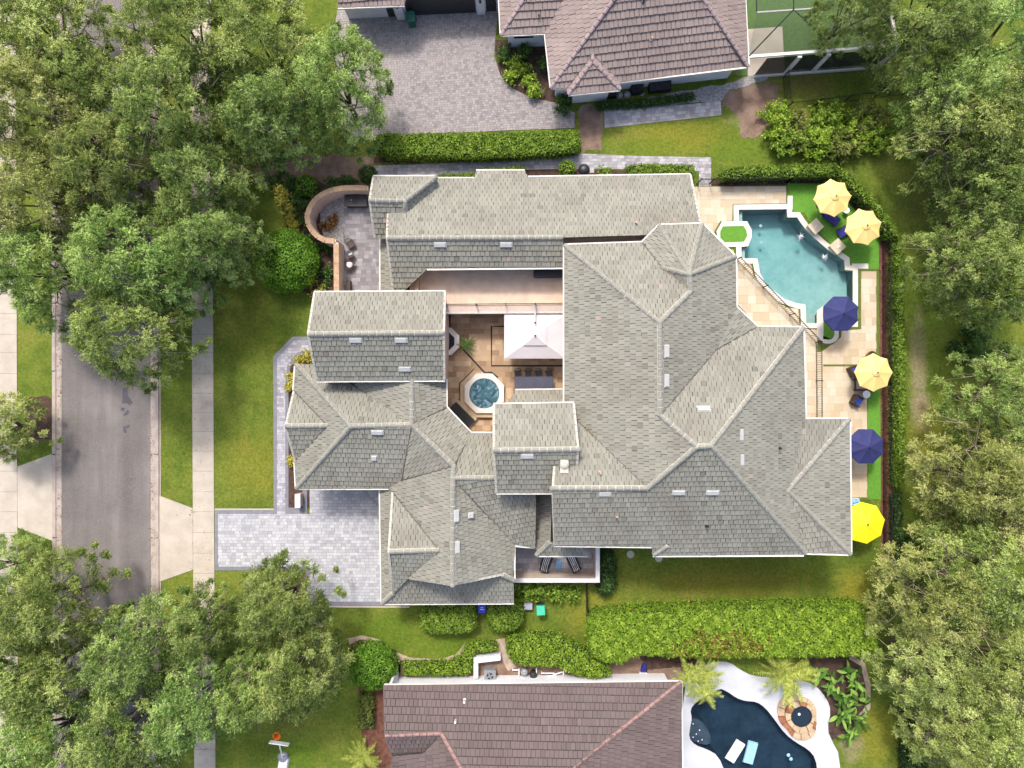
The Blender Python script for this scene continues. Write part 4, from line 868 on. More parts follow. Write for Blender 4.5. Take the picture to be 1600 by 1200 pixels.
t = thing('side_table', 'round black side table between the two patio chairs', 'table', P(549, 399)); local(B().lathe([(.3, .5), (.3, .53)], n=18), 'table_top', 'metal_dark', t); local(B().tube((0, 0, .02), (0, 0, .5), .03), 'stem', 'metal_dark', t); local(B().lathe([(.2, 0), (.2, .03)], n=12), 'foot', 'metal_dark', t)
t = thing('tray', 'small pale tray lying on the round black side table', 'tray', (P(550, 399)[0], P(550, 399)[1], .535)); local(B().box((0, 0, .012), (.32, .16, .024), .4), 'plate', 'metal_gray', t); local(B().box((.02, 0, .04), (.12, .05, .03), .4), 'handle', 'plastic_white', t)
t = thing('storage_stand', 'narrow dark wooden stand at the south end of the front patio', 'stand', P(547, 448)); local(B().box((0, 0, .3), (.26, .8, .6)), 'body', 'wood_dark', t); local(B().box((0, 0, .62), (.3, .84, .04)), 'top_board', 'wood_dark', t)
t = thing('door_mat', 'grey door mat on the front patio pavers', 'mat', P(600, 447, .05)); local(B().box((0, 0, .01), (.7, 1.2, .02)), 'mat', 'box_gray', t)
# Adirondack chairs on the south patio
def adirondack(label, at, rz):
    t = thing('adirondack_chair', label, 'chair', at, 'striped chairs on the south patio'); t.rotation_euler = (0, 0, rz)
    local(B().box((-.34, -.05, .5), (.12, .85, .04)), 'armrest', 'metal_black', t); local(B().box((.34, -.05, .5), (.12, .85, .04)), 'armrest', 'metal_black', t)
    local(B().box((0, -.1, .3), (.6, .75, .05)), 'seat', 'metal_black', t); b = B(); b.add([(-.32, .2, .28), (.32, .2, .28), (.36, .62, .95), (-.36, .62, .95), (-.32, .26, .26), (.32, .26, .26), (.36, .68, .93), (-.36, .68, .93)], [(0, 1, 2, 3), (7, 6, 5, 4), (0, 4, 5, 1), (1, 5, 6, 2), (2, 6, 7, 3), (3, 7, 4, 0)]); local(b, 'backrest', 'metal_black', t)
    for i in range(4):
        x = -.2 + i * .135; b = B(); b.box((x, -.1, .335), (.055, .7, .02)); b.add([(x - .028, .2, .31), (x + .028, .2, .31), (x + .028, .6, .96), (x - .028, .6, .96)], [(0, 1, 2, 3)]); local(b, 'stripe', 'plastic_white', t)
    for sx in (-1, 1):
        for y in (-.45, .3): local(B().box((sx * .33, y, .24), (.06, .08, .48)), 'leg', 'metal_black', t)
adirondack('black adirondack chair with white stripes, left of the blue table', P(853, 876), R(160)); adirondack('black adirondack chair with white stripes, right of the blue table', P(895, 876), R(205))
t = thing('side_table', 'small light blue slatted table between two striped chairs', 'table', P(872.5, 880)); [local(B().box((-.16 + i * .08, 0, .42), (.065, .62, .025)), 'slat', 'light_blue', t) for i in range(5)]; [local(B().box((sx * .15, sy * .2, .2), (.05, .05, .4)), 'leg', 'light_blue', t) for sx in (-1, 1) for sy in (-1, 1)]
# ------------------------------------------------------------------ parasols and furniture round the pool
def parasol(label, c, r, m, scallop=0.0, z=2.35, rise=.55, off=0, tilt=0, group=None):
    """c: pixel of the canopy centre at rim height"""
    x, y, _ = P(*c, z); t = thing('parasol', label, 'parasol', (x, y, 0), group); n = 8; V = [(0, 0, z + rise)]; F = []; rr = r / 20 * (H - z) / H; k = 4
    ringn = n * k
    for j, f in enumerate((.35, .7, 1.0)):
        for i in range(ringn):
            a = 2 * math.pi * i / ringn + R(off); ph = (i % k) / k; dip = math.sin(ph * math.pi); cosf = math.cos(math.pi / n) / math.cos((ph - .5) * 2 * math.pi / n)
            q = rr * f * (1 + (cosf - 1) - scallop * dip * f); V.append((q * math.cos(a), q * math.sin(a), z + rise * (1 - f) ** 1 * (1 - .1 * f) - .045 * dip * f))
    for i in range(ringn):
        j = (i + 1) % ringn; F.append((0, 1 + i, 1 + j))
        for l in (0, 1): F.append((1 + l * ringn + i, 1 + (l + 1) * ringn + i, 1 + (l + 1) * ringn + j, 1 + l * ringn + j))
    b0 = len(V)
    for i in range(ringn): v = V[1 + 2 * ringn + i]; V.append((v[0], v[1], v[2] - .1))
    for i in range(ringn): j = (i + 1) % ringn; F.append((1 + 2 * ringn + i, b0 + i, b0 + j, 1 + 2 * ringn + j))
    o = obj('canopy', mesh('canopy', V, F, M[m]), t); o.location = (0, 0, 0); o.rotation_euler = (0, tilt, 0)
    if scallop: local(B().lathe([(.34, z + rise * .74), (.3, z + rise * .86), (.05, z + rise + .06)], n=16), 'vent_cap', m, t)
    local(B().lathe([(.05, z + rise + .03), (.06, z + rise + .07), (.04, z + rise + .14), (.015, z + rise + .16)], n=8), 'finial', 'wood_dark', t)
    local(B().tube((0, 0, .05), (0, 0, z + rise), .025, n=8), 'pole', 'wood_dark', t); local(B().lathe([(.28, 0), (.28, .06), (.08, .1), (.05, .3)], n=14), 'base', 'metal_dark', t)
    for i in range(n):
        a = 2 * math.pi * i / n + R(off); local(B().tube((0, 0, z + rise - .03), (rr * .97 * math.cos(a), rr * .97 * math.sin(a), z - .03), .009, n=4), 'rib', 'wood_dark', t)
    return t
parasol('cream yellow parasol with scalloped edge nearest the north fence', (1301, 309), 30, 'canvas_cream', .06, off=6)
parasol('cream yellow parasol with scalloped edge above the blue lounger, by the bend of the fence', (1349, 354.5), 29.5, 'canvas_cream', .06, off=14)
parasol('cream yellow parasol over the low coffee table on the east deck', (1365, 582), 30, 'canvas_cream', .03, off=0)
parasol('navy blue parasol standing at the south end of the pool', (1314, 490), 29, 'canvas_navy', 0, off=22.5)
parasol('navy blue parasol partly hidden by the roof corner', (1353, 697.5), 29, 'canvas_navy', 0, off=22.5)
parasol('bright lemon yellow parasol at the south-east corner of the villa', (1350, 817), 33, 'canvas_yellow', 0, off=8)
def lounger(label, at, rz):
    t = thing('sun_lounger', label, 'lounger', at, 'navy loungers on the turf'); t.rotation_euler = (0, 0, rz)
    local(B().box((0, -.2, .32), (.66, 1.2, .05)), 'seat', 'mesh_navy', t); b = B(); b.add([(-.33, .4, .3), (.33, .4, .3), (.33, 1.0, .75), (-.33, 1.0, .75), (-.33, .42, .26), (.33, .42, .26), (.33, 1.02, .7), (-.33, 1.02, .7)], [(0, 1, 2, 3), (7, 6, 5, 4), (0, 4, 5, 1), (1, 5, 6, 2), (2, 6, 7, 3), (3, 7, 4, 0)]); local(b, 'backrest', 'mesh_navy', t)
    for sx in (-1, 1):
        local(B().tube((sx * .35, -.8, .32), (sx * .35, .42, .32), .022, n=5), 'side_rail', 'metal_dark', t)
        for y in (-.7, .3): local(B().tube((sx * .35, y, 0), (sx * .35, y, .32), .022, n=5), 'leg', 'metal_dark', t)
lounger('navy mesh lounger under the northern cream parasol on the turf', P(1294, 340), R(-128)+math.pi); lounger('navy mesh lounger between the two pedestals and the second cream parasol', P(1321, 360), R(-62))
def side_round(label, at, m='plastic_white', r=.24, h=.48):
    t = thing('side_table', label, 'table', at); local(B().lathe([(r, h), (r, h + .03)], n=20), 'table_top', m, t); local(B().lathe([(.05, .02), (.03, .2), (.04, h)], n=10), 'stem', m, t); local(B().lathe([(r * .75, 0), (r * .7, .03)], n=16), 'foot', m, t)
side_round('small round white table under the edge of the northern cream parasol', P(1318, 331)); side_round('small round white table beside the southern blue armchair', P(1349, 616), r=.3)
def armchair(label, at, rz):
    t = thing('armchair', label, 'armchair', at, 'blue cushioned armchairs on the east deck'); t.rotation_euler = (0, 0, rz)
    local(B().box((0, 0, .2), (.78, .74, .3)), 'frame', 'wood_dark', t); local(B().box((0, -.04, .42), (.56, .58, .14), top=.92), 'seat_cushion', 'cushion_blue', t)
    local(B().box((0, .31, .55), (.78, .1, .5)), 'backrest', 'wood_dark', t); local(B().box((0, .23, .6), (.54, .12, .36), top=.85), 'back_cushion', 'cushion_blue', t)
    for sx in (-1, 1): local(B().box((sx * .35, 0, .45), (.08, .74, .24)), 'armrest', 'wood_dark', t)
armchair('blue cushioned armchair north of the low coffee table', P(1331, 580), R(25) + math.pi * .5); armchair('blue cushioned armchair south of the low coffee table', P(1335.5, 626), R(60))
t = thing('coffee_table', 'low dark framed coffee table with pale slats under the cream parasol', 'table', P(1347, 601)); [local(B().box((0, -.26 + i * .105, .41), (1.3, .085, .03)), 'slat', 'wood_gray', t) for i in range(6)]
for dx, dy, sx, sy in ((0, .42, 1.6, .14), (0, -.42, 1.6, .14), (.73, 0, .14, .7), (-.73, 0, .14, .7)): local(B().box((dx, dy, .4), (sx, sy, .06)), 'frame', 'wood_dark', t)
for sx in (-1, 1):
    for sy in (-1, 1): local(B().box((sx * .7, sy * .4, .19), (.08, .08, .36)), 'leg', 'wood_dark', t)
t = thing('ottoman', 'blue and white patterned ottoman beside the yellow parasol', 'ottoman', P(1333, 783)); local(B().box((0, 0, .2), (.62, .52, .4)), 'base', 'plastic_white', t); local(B().box((0, 0, .43), (.62, .52, .06), top=.94), 'cushion', 'float_blue', t)
random.seed(9); b = B()
for i in range(10): b.box((random.uniform(-.24, .24), random.uniform(-.2, .2), .462), (.09, .06, .01), random.uniform(0, 3))
stuff(local(b, 'pattern', 'cushion_blue', t))
t = thing('planter_pot', 'round olive planter pot behind the cream parasol on the deck', 'pot', P(1357, 557)); local(B().lathe([(.26, 0), (.4, .5), (.42, .55), (.36, .55), (.34, .48)], n=18), 'pot', 'turf_strip', t); local(B().lathe([(.34, .48), (.1, .53)], n=14), 'soil', 'mulch', t)
for i, q in enumerate(((985, 866), (1029, 872))):
    t = thing('stepping_stone', ('round grey stepping stone on the south lawn beside the dark shrub', 'round grey stepping stone on the south lawn at the roof corner')[i], 'stone', P(*q), 'round stepping stones'); local(B().lathe([(.29, 0), (.3, .05), (.27, .065)], n=20), 'slab', 'concrete', t)
# ------------------------------------------------------------------ neighbour houses
nh = thing('house', 'neighbouring house with pinkish grey tiled hip roof, north of the villa', 'house', (0, 0, 0))
rot = R(5); fn = lambda a: (math.cos(a), math.sin(a)); sN, wN, eN = fn(R(-90 + 5)), fn(R(180 + 5)), fn(R(5))
np_ = dict(S=(sN, (1050, 118, 3.1), .56), Ww=(wN, (857, 120, 3.1), .56), E=(eN, (1169, 60, 3.1), .56), GS=(sN, (815, 52, 3.1), .5), GW=(wN, (781, 20, 3.1), .5), DS=(sN, (925, 144, 3.1), .5), DL=(wN, (890, 146, 3.1), .5), DR=(eN, (967, 138, 3.1), .5), QS=(sN, (560, 12, 3.1), .5))
nf = [('S', [(861, 137), (885, 138), (926, 84), (968, 128), (1169, 104), (1080, -30), (980, -30)]), ('Ww', [(861, 137), (980, -30), (897, -30), (852, 52)]), ('E', [(1169, 104), (1162, -30), (1080, -30)]),
      ('GS', [(783, 55), (852, 52), (897, -30), (837, -30)]), ('GW', [(783, 55), (837, -30), (779, -30)]),
      ('DS', [(888, 148), (969, 140), (926, 96)]), ('DL', [(888, 148), (926, 96), (926, 80), (885, 138)]), ('DR', [(969, 140), (968, 128), (926, 80), (926, 96)]),
      ('QS', [(528, 12), (632, 8), (640, -30), (528, -30)])]
nr = Roof(np_, nf)
build_roof(nh, nr, 'roof_tile_mauve', 'cap_mauve', 'mortar_dark', .33, .52, .1, -.02, [((861, 137), (980, -30)), ((1169, 104), (1080, -30)), ((783, 55), (837, -30)), ((888, 148), (926, 96)), ((969, 140), (926, 96)), ((926, 80), (926, 96))],
           [((861, 137), (885, 138)), ((888, 148), (969, 140)), ((968, 128), (1169, 104)), ((852, 52), (861, 137)), ((783, 55), (852, 52)), ((783, 55), (779, -30)), ((1169, 104), (1162, -30)), ((528, 12), (632, 8))], [], .5, .27, 300, 11, wallmat='stucco_white')
for poly in ([(861, 137), (1169, 104), (1155, -60), (846, -40)], [(888, 148), (969, 140), (966, 110), (886, 118)], [(783, 55), (870, 52), (870, -40), (779, -40)]): block(nh, poly, 3.1, 3.1, .55, 'stucco_white')
def wallpanel(house_, name, a, b_, z0, z1, m, off=.03, t_=.06):
    a, b_ = Vector(a), Vector(b_); d = (b_ - a).normalized(); n = Vector((d.y, -d.x)); B().prism([tuple(a + n * off), tuple(b_ + n * off), tuple(b_ - n * t_), tuple(a - n * t_)], z0, z1).build(name, M[m], house_)
gw = [P2(545, 30), P2(800, 16)]
B().prism([gw[0], gw[1], (gw[1][0], gw[1][1] + 9), (gw[0][0], gw[0][1] + 9)], 0, 2.9).build('wall', M['stucco_white'], nh)
wallpanel(nh, 'garage_door', P2(637, 24.5), P2(744, 19), 0, 2.3, 'garage_door'); wallpanel(nh, 'garage_door', P2(562, 28), P2(618, 25.5), 0, 2.3, 'garage_door'); wallpanel(nh, 'garage_door', P2(760, 18), P2(776, 17), 0, 2.3, 'garage_door')
for q in ((627, 27), (752, 19)): x, y, _ = P(*q); B().box((x, y - .06, 1.3), (.62, .3, 2.6), R(4)).build('pillar', M['stucco_white'], nh); B().box((x, y - .26, 2.0), (.16, .14, .3)).build('lantern', M['metal_dark'], nh)
# screened porch of the neighbour: white frame, dark mesh walls, green floor
cg = thing('screened_porch', 'white framed screened porch over a green floor behind the northern neighbour house', 'porch', P(1290, 100))
z1 = 3.2; beams = [((1168, 88), (1402, 70), .22), ((1402, 70), (1380, -60), .2), ((1182, 19), (1300, 11), .1)]
for a, b_, wd in beams:
    a, b_ = Vector(P2(*a, z1)), Vector(P2(*b_, z1)); B().prism(strip([tuple(a), tuple(b_)], wd), z1 - .16, z1).build('beam', M['trim_white'], cg)
base_l = [(1172, 118), (1232, 120), (1268, 115), (1366, 108)]; top_l = [(1170, 88), (1228, 84), (1283, 80), (1402, 70)]
for q in ((1225, 115.5), (1268, 112.3), (1368, 105)):
    x, y, _ = P(*q); B().box((x, y, z1 / 2 - .08), (.32, .24, z1 - .16)).build('post', M['trim_white'], cg)
a, b_ = Vector(P2(1177, 119)), Vector(P2(1368, 105)); B().prism(strip([tuple(a), tuple(b_)], .3), 0, .22).build('sill', M['trim_white'], cg)
B().prism(strip([tuple(a), tuple(b_)], .02), .22, z1 - .17).build('screen', M['screen_dark'], cg)
B().prism(strip([P2(1368, 104), P2(1360, -60)], .02), .22, z1 - .17).build('screen', M['screen_dark'], cg)
structure(B().prism(px([(1150, 119), (1366, 104), (1362, -80), (1145, -80)]), -.03, .035).build('porch_floor', M['turf_court'])); sheet('porch_patio', [(1168, 46), (1222, 42), (1226, 116), (1168, 120)], 'concrete', .05)
for a, b_ in (((1170, 88), (1240, 15)), ((1240, 15), (1290, 62)), ((1240, 15), (1240, -40)), ((1182, 19), (1182, -40))):
    a = P(*a, z1); b_ = P(*b_, z1 + .4); B().tube(a, b_, .05, n=4).build('rafter', M['metal_dark'], cg)
pr_ = B(); V = [P(1170, 86, z1), P(1400, 69, z1), P(1330, 12, z1 + .45), P(1182, 19, z1 + .45)]; pr_.add(V, [(0, 1, 2, 3)]); pr_.build('screen_roof', M['screen_green'], cg)
V = [P(1182, 19, z1 + .45), P(1330, 12, z1 + .45), P(1330, -60, z1 + .45), P(1182, -60, z1 + .45)]; B().add(V, [(0, 1, 2, 3)]).build('screen_roof', M['screen_green'], cg)
# south neighbour
sh = thing('house', 'neighbouring house with purplish brown tiled roof, south of the villa', 'house', (0, 0, 0))
sp = dict(N=('n', (830, 1068, 3.0), .52), E=('e', (1064, 1130, 3.0), .255), VS=('s', (650, 1148, 'N'), .6), KS=('w', (691, 1147, 'N'), .26))
sf = [('N', [(600, 1071), (1064, 1065), (890, 1203), (880, 1240), (742, 1240), (690, 1146), (602, 1149)]), ('E', [(1064, 1065), (1066, 1260), (880, 1260), (890, 1203)]),
      ('VS', [(602, 1149), (690, 1146), (660, 1176), (612, 1180)]), ('KS', [(613, 1181), (661, 1177), (691, 1147), (743, 1240), (604, 1240)])]
sr = Roof(sp, sf)
build_roof(sh, sr, 'roof_tile_brown', 'cap_brown', 'mortar_dark', .33, .52, .13, -.055, [((1064, 1065), (890, 1203)), ((602, 1149), (690, 1146)), ((690, 1146), (742, 1240))], [((600, 1071), (1064, 1065)), ((1064, 1065), (1066, 1260))], [((600, 1071), (602, 1149)), ((602, 1149), (612, 1180))], .5, .27, 300, 12, wallmat='stucco_white')
block(sh, [(600, 1071), (1064, 1065), (1066, 1300), (602, 1300)], 3.0, 3.0, .6, 'stucco_white')
for k, x, y in (('N', 726, 1093), ('N', 712, 1124)):
    p = Vector(P(x, y, sr.zat(k, x, y))); B().lathe([(.12, -.1), (.12, .05), (.07, .06), (.07, .45), (.09, .45), (.09, .5)], p, 10).build('vent_pipe', M['trim_white'], sh)
for k, x, y in (('S', 1017, 62), ('GS', 842, 26), ('S', 1005, 3)):
    p = Vector(P(x, y, nr.zat(k, x, y))); B().lathe([(.12, -.1), (.12, .05), (.06, .06), (.06, .4)], p, 10).build('vent_pipe', M['pipe_pink' if y > 50 else 'metal_dark'], nh)
# equipment wall and air conditioner
t = thing('equipment_wall', 'white corner wall screening the air conditioner of the brown-roofed house', 'wall', P(745, 1060))
B().prism(px([(740, 1060), (740, 1028), (782, 1024), (782, 1032), (747, 1036), (747, 1060)], .9), 0, .9).build('wall', M['stucco_white'], t)
t = thing('air_conditioner', 'grey outdoor air conditioner with round fan behind the white corner wall', 'air conditioner', P(766, 1050)); local(B().box((0, 0, .4), (.9, .9, .8)), 'case', 'metal_gray', t); local(B().lathe([(.4, .8), (.4, .84), (.36, .84), (.35, .81)], n=20), 'fan_ring', 'metal_gray', t); local(B().lathe([(.34, .805), (.12, .82)], n=16), 'fan_well', 'metal_dark', t)
for i in range(4): local(B().box((.16 * math.cos(i * 1.57 + .4), .16 * math.sin(i * 1.57 + .4), .83), (.28, .1, .01), i * 1.57 + .4), 'fan_blade', 'metal_gray', t)
t = thing('pool_pump', 'white pool pump pipes and filter tanks along the neighbour wall', 'pool equipment', P(835, 1052)); b = B()
for i, (x, y, L_, a) in enumerate(((806, 1044, .5, 0), (811, 1047, .5, 1.57), (838, 1046, .6, 1.57), (856, 1049, 1.0, 0), (872, 1049, .8, .3), (880, 1046, .5, 1.57), (862, 1053, .7, .1))):
    c = Vector(P(x, y, 0)) - Vector(t.location); d = Vector((math.cos(a), math.sin(a), 0)) * L_ / 2; local(B().tube(c - d + Vector((0, 0, .35)), c + d + Vector((0, 0, .35)), .05, n=7).tube(c - d + Vector((0, 0, .38)), c - d, .05, n=7), 'pipe', 'plastic_white', t)
for x, y in ((819, 1046), (833, 1051)):
    c = Vector(P(x, y, 0)) - Vector(t.location); local(B().lathe([(.28, 0), (.3, .5), (.22, .62), (.06, .66)], c, 12), 'filter_tank', 'metal_gray' if x < 825 else 'metal_dark', t)
t = thing('folded_parasol', 'small blue and white striped folded beach tent beside the big hedge', 'beach tent', P(1005, 1044)); V = [(-.3, -.35, 0), (.35, -.35, 0), (.25, .4, 0), (-.1, .45, 0), (.05, 0, .55)]; local(B().add(V, [(0, 1, 4), (1, 2, 4), (2, 3, 4), (3, 0, 4)]), 'cover', 'mesh_navy', t)
for i in range(6): local(B().box((-.26 + i * .1, -.32, .06), (.05, .16, .1)), 'stripe', 'plastic_white', t)
# southern neighbour's dark pool with its white deck
WD = smooth_poly([(1066, 1064), (1092, 1042), (1118, 1033), (1140, 1034), (1156, 1046), (1176, 1056), (1204, 1058), (1250, 1062), (1274, 1070), (1292, 1092), (1298, 1110), (1292, 1140), (1300, 1158), (1312, 1180), (1314, 1260), (1064, 1260)], 1)
dk = structure(holed('white_pool_deck', px(WD), [px(POOL2)], 'white_deck', .05))
p2 = thing('swimming_pool', 'dark blue free-form swimming pool on the white deck of the southern house', 'pool', P(1180, 1150)); basin('basin', px(POOL2), 1.3, 'dark_shell', p2, .05, (.03, .0)); B().prism(px(POOL2), -2.6, -.05).build('water', M['pond_water'], p2); B().prism(px(smooth_poly([(1079, 1124), (1098, 1128), (1112, 1150), (1112, 1168), (1088, 1164), (1077, 1152)], 1)), -1.2, -.3).build('shelf', M['dark_shell'], p2)
for i, q in enumerate(((1232, 1180), (1236, 1186), (1083, 1131), (1093, 1141), (1088, 1147), (1083, 1152), (1091, 1158), (1097, 1156))): B().lathe([(.14 if i < 2 else .05, 0), (.1 if i < 2 else .03, .02)], P(*q, -.05), 10).build('pool_light', M['float_blue' if i < 2 else 'plastic_white'], p2)
def pool_float(label, c, m):
    t = thing('pool_float', label, 'float', P(*c[0], -.05)); x, y = math.cos(c[1]), math.sin(c[1]); t.rotation_euler = (0, 0, c[1])
    local(B().box((0, 0, .1), (1.75, .78, .14), top=.95), 'mattress', m, t); local(B().box((.74, 0, .2), (.26, .7, .1), top=.85), 'head_rest', m, t)
    for i in (-.4, .0, .35): local(B().box((i, 0, .175), (.03, .72, .012)), 'seam', 'box_gray', t)
pool_float('white pool float lying beside the blue one', ((1148, 1173), R(58)), 'plastic_white'); pool_float('light blue pool float lying beside the white one', ((1172, 1175), R(75)), 'float_blue')
t = thing('stone_spa', 'round dark spa ringed with tan and rust flagstones on the white deck', 'spa', P(1249, 1118)); random.seed(21)
SO = smooth_poly([(1217, 1090), (1240, 1086), (1262, 1090), (1274, 1104), (1274, 1130), (1262, 1154), (1250, 1156), (1236, 1146), (1222, 1130), (1214, 1118)], 1)
cx, cy = 1250, 1117
for k in range(2):
    n_ = (11, 16)[k]
    for i in range(n_):
        a0, a1 = 2 * math.pi * (i + .04) / n_, 2 * math.pi * (i + .94) / n_
        def edge(a, f):
            d = max(((q[0] - cx) * math.cos(a) + (q[1] - cy) * math.sin(a)) / max(.2, 1) for q in SO if abs(math.atan2(math.sin(math.atan2(q[1] - cy, q[0] - cx) - a), math.cos(math.atan2(q[1] - cy, q[0] - cx) - a))) < .5)
            r0 = 16.5; return (cx + math.cos(a) * (r0 + (d - r0) * f), cy + math.sin(a) * (r0 + (d - r0) * f))
        f0, f1 = ((0, .44), (.48, 1))[k]
        pl = px([edge(a0, f0), edge(a0, f1), edge((a0 + a1) / 2, f1 * 1.01), edge(a1, f1), edge(a1, f0), edge((a0 + a1) / 2, f0)]); rust = 1.7 < (a0 % 6.283) < 3.0 and k == 1
        B().prism(pl, .03, .32 - .12 * k + random.uniform(-.02, .03)).build('flagstone', M['stone_rust' if rust or random.random() < .12 else 'stone_tan'], t)
B().prism(px(SO), .0, .12).build('mortar_base', M['stone_rust'], t); B().lathe([(.8, .1), (.8, .3), (.78, .3), (.77, .14)], P(cx, cy), 24).build('rim', M['metal_dark'], t); flat('water', [(P2(cx, cy)[0] + .77 * math.cos(R(a)), P2(cx, cy)[1] + .77 * math.sin(R(a))) for a in range(0, 360, 15)], .22, 'dark_water', t); B().lathe([(.11, .225), (.05, .25)], P(1247, 1114), 10).build('spa_light', M['plastic_white'], t)
# ------------------------------------------------------------------ bins, hoop, car
def bin_(label, at, rz, body, lid, s=1.0, text=None):
    t = thing('wheelie_bin', label, 'bin', at); t.rotation_euler = (0, 0, rz); b = B(); b.box((0, 0, .5 * s), (.5 * s, .56 * s, 1.0 * s)); b.v = [(x * (.84 + .16 * z / s), y * (.84 + .16 * z / s), z) for x, y, z in b.v]; local(b, 'body', body, t)
    local(B().box((0, -.02, 1.03 * s), (.58 * s, .66 * s, .07 * s), top=.92), 'lid', lid, t); local(B().tube((-.22 * s, .36 * s, .98 * s), (.22 * s, .36 * s, .98 * s), .025, n=6), 'handle', body, t); [local(B().tube((x * s, .27 * s, .1), (x * 1.2 * s, .27 * s, .1), .1, n=10), 'wheel', 'metal_black', t) for x in (-.25, .25)]
    return t
bin_('teal-lidded dark green wheelie bin on the grass by the south patio', P(844, 946), R(3), 'bin_dark', 'bin_teal', 1.15); t = bin_('blue recycling bin between two trimmed hedges under the roof edge', P(754, 944), R(-3), 'bin_blue', 'bin_blue', 1.05)
for i, wd in enumerate((.3, .22)): local(B().box((0, -.05 + i * .14, 1.142), (wd, .05, .006)), 'lettering', 'plastic_white', t)
bin_('dark green wheelie bin in front of the neighbour garage pillar', P(645, 38), R(8), 'bin_green', 'bin_green', 1.2)
t = thing('utility_box', 'low grey utility box on the grass beside the teal bin', 'utility box', P(825, 944)); local(B().box((0, 0, .25), (.62, .5, .5)), 'cabinet', 'box_gray', t); local(B().box((0, 0, .52), (.68, .56, .05), top=.94), 'lid', 'box_gray', t)
t = thing('basketball_hoop', 'portable basketball hoop with white board and orange rim on the lower left lawn', 'basketball hoop', P(443, 1182)); L0 = Vector(t.location)
hb = Vector(P(437, 1161, 2.7)) - L0; d = (Vector(P(451, 1163, 2.7)) - Vector(P(423, 1159, 2.7))).normalized(); nn = Vector((d.y, -d.x, 0)); nn = nn if nn.y > 0 else -nn
local(B().lathe([(.42, 0), (.45, .12), (.3, .25), (.1, .32)], (0, 0, 0), 16), 'base_tank', 'metal_gray', t, True); local(B().box((0, -.5, .1), (.8, 1.0, .2), R(-10), top=.8), 'wheel_base', 'plastic_white', t); local(B().tube((0, 0, .2), tuple(hb - nn * .5 + Vector((0, 0, -.3))), .05, n=8).tube(tuple(hb - nn * .5 + Vector((0, 0, -.3))), tuple(hb - nn * .04), .045, n=8), 'pole', 'plastic_white', t)
b = B(); V = [hb + d * s * .72 + Vector((0, 0, z)) + nn * q for q in (0, .06) for s, z in ((-1, -.12), (1, -.12), (1, .3), (-1, .3))]; b.add(V, [(3, 2, 1, 0), (4, 5, 6, 7), (0, 1, 5, 4), (1, 2, 6, 5), (2, 3, 7, 6), (3, 0, 4, 7)]); local(b, 'backboard', 'plastic_white', t)
rc = hb + nn * .36 - d * .35 + Vector((0, 0, -.2)); local(B().path([tuple(rc + Vector((.26 * math.cos(a * .4488), .26 * math.sin(a * .4488), 0))) for a in range(15)], .035, 5), 'rim', 'orange', t); local(B().lathe([(.24, -.02), (.15, -.4)], tuple(rc), 12, capends=False), 'net', 'orange', t)
def car(label, at, rz):
    t = thing('parked_car', label, 'car', at); t.rotation_euler = (0, 0, rz)
    prof = [(-2.25, .35), (-2.2, .75), (-1.9, .88), (-1.0, .95), (-.35, 1.42), (1.1, 1.45), (1.75, 1.02), (2.2, .95), (2.28, .4)]; V = []; n = len(prof)
    for sx in (-1, 1):
        for y, z in prof: wv = .88 - (.2 if z > 1.2 else .03 if z > .85 else 0); V.append((sx * wv, y, z))
    F = [(i, i + 1, n + i + 1, n + i) for i in range(n - 1)] + [tuple(range(n - 1, -1, -1)), tuple(range(n, 2 * n))] + [(0, n, 2 * n - 1, n - 1)]
    local(B().add(V, F), 'body', 'metal_gray', t)
    for y0, z0, y1, z1 in ((-.98, .975, -.38, 1.42), (1.14, 1.455, 1.74, 1.05)): local(B().add([(-.8, y0, z0 + .012), (.8, y0, z0 + .012), (.66, y1, z1 + .012), (-.66, y1, z1 + .012)], [(0, 1, 2, 3)]) if y0 < 0 else B().add([(-.64, y0, z0 + .012), (.64, y0, z0 + .012), (.78, y1, z1 + .012), (-.78, y1, z1 + .012)], [(0, 1, 2, 3)]), 'windscreen', 'window_dark', t)
    for sx in (-1, 1):
        local(B().add([(sx * .86, -.8, 1.0), (sx * .86, 1.5, 1.02), (sx * .7, 1.05, 1.38), (sx * .7, -.3, 1.36)], [(0, 1, 2, 3)]), 'side_window', 'window_dark', t)
        for y in (-1.4, 1.35): local(B().tube((sx * .72, y, .33), (sx * .92, y, .33), .33, n=18), 'tyre', 'metal_black', t); local(B().tube((sx * .9, y, .33), (sx * .93, y, .33), .2, n=14), 'rim', 'metal_gray', t)
        local(B().box((sx * .62, -2.2, .68), (.36, .1, .16)), 'headlight', 'plastic_white', t); local(B().box((sx * .62, 2.2, .8), (.36, .1, .14)), 'tail_light', 'red_cloth', t); local(B().box((sx * .98, -.62, 1.02), (.2, .12, .13)), 'mirror', 'metal_gray', t)
car('silver car parked at the kerb under the street oaks', P(206, 1010), R(2))
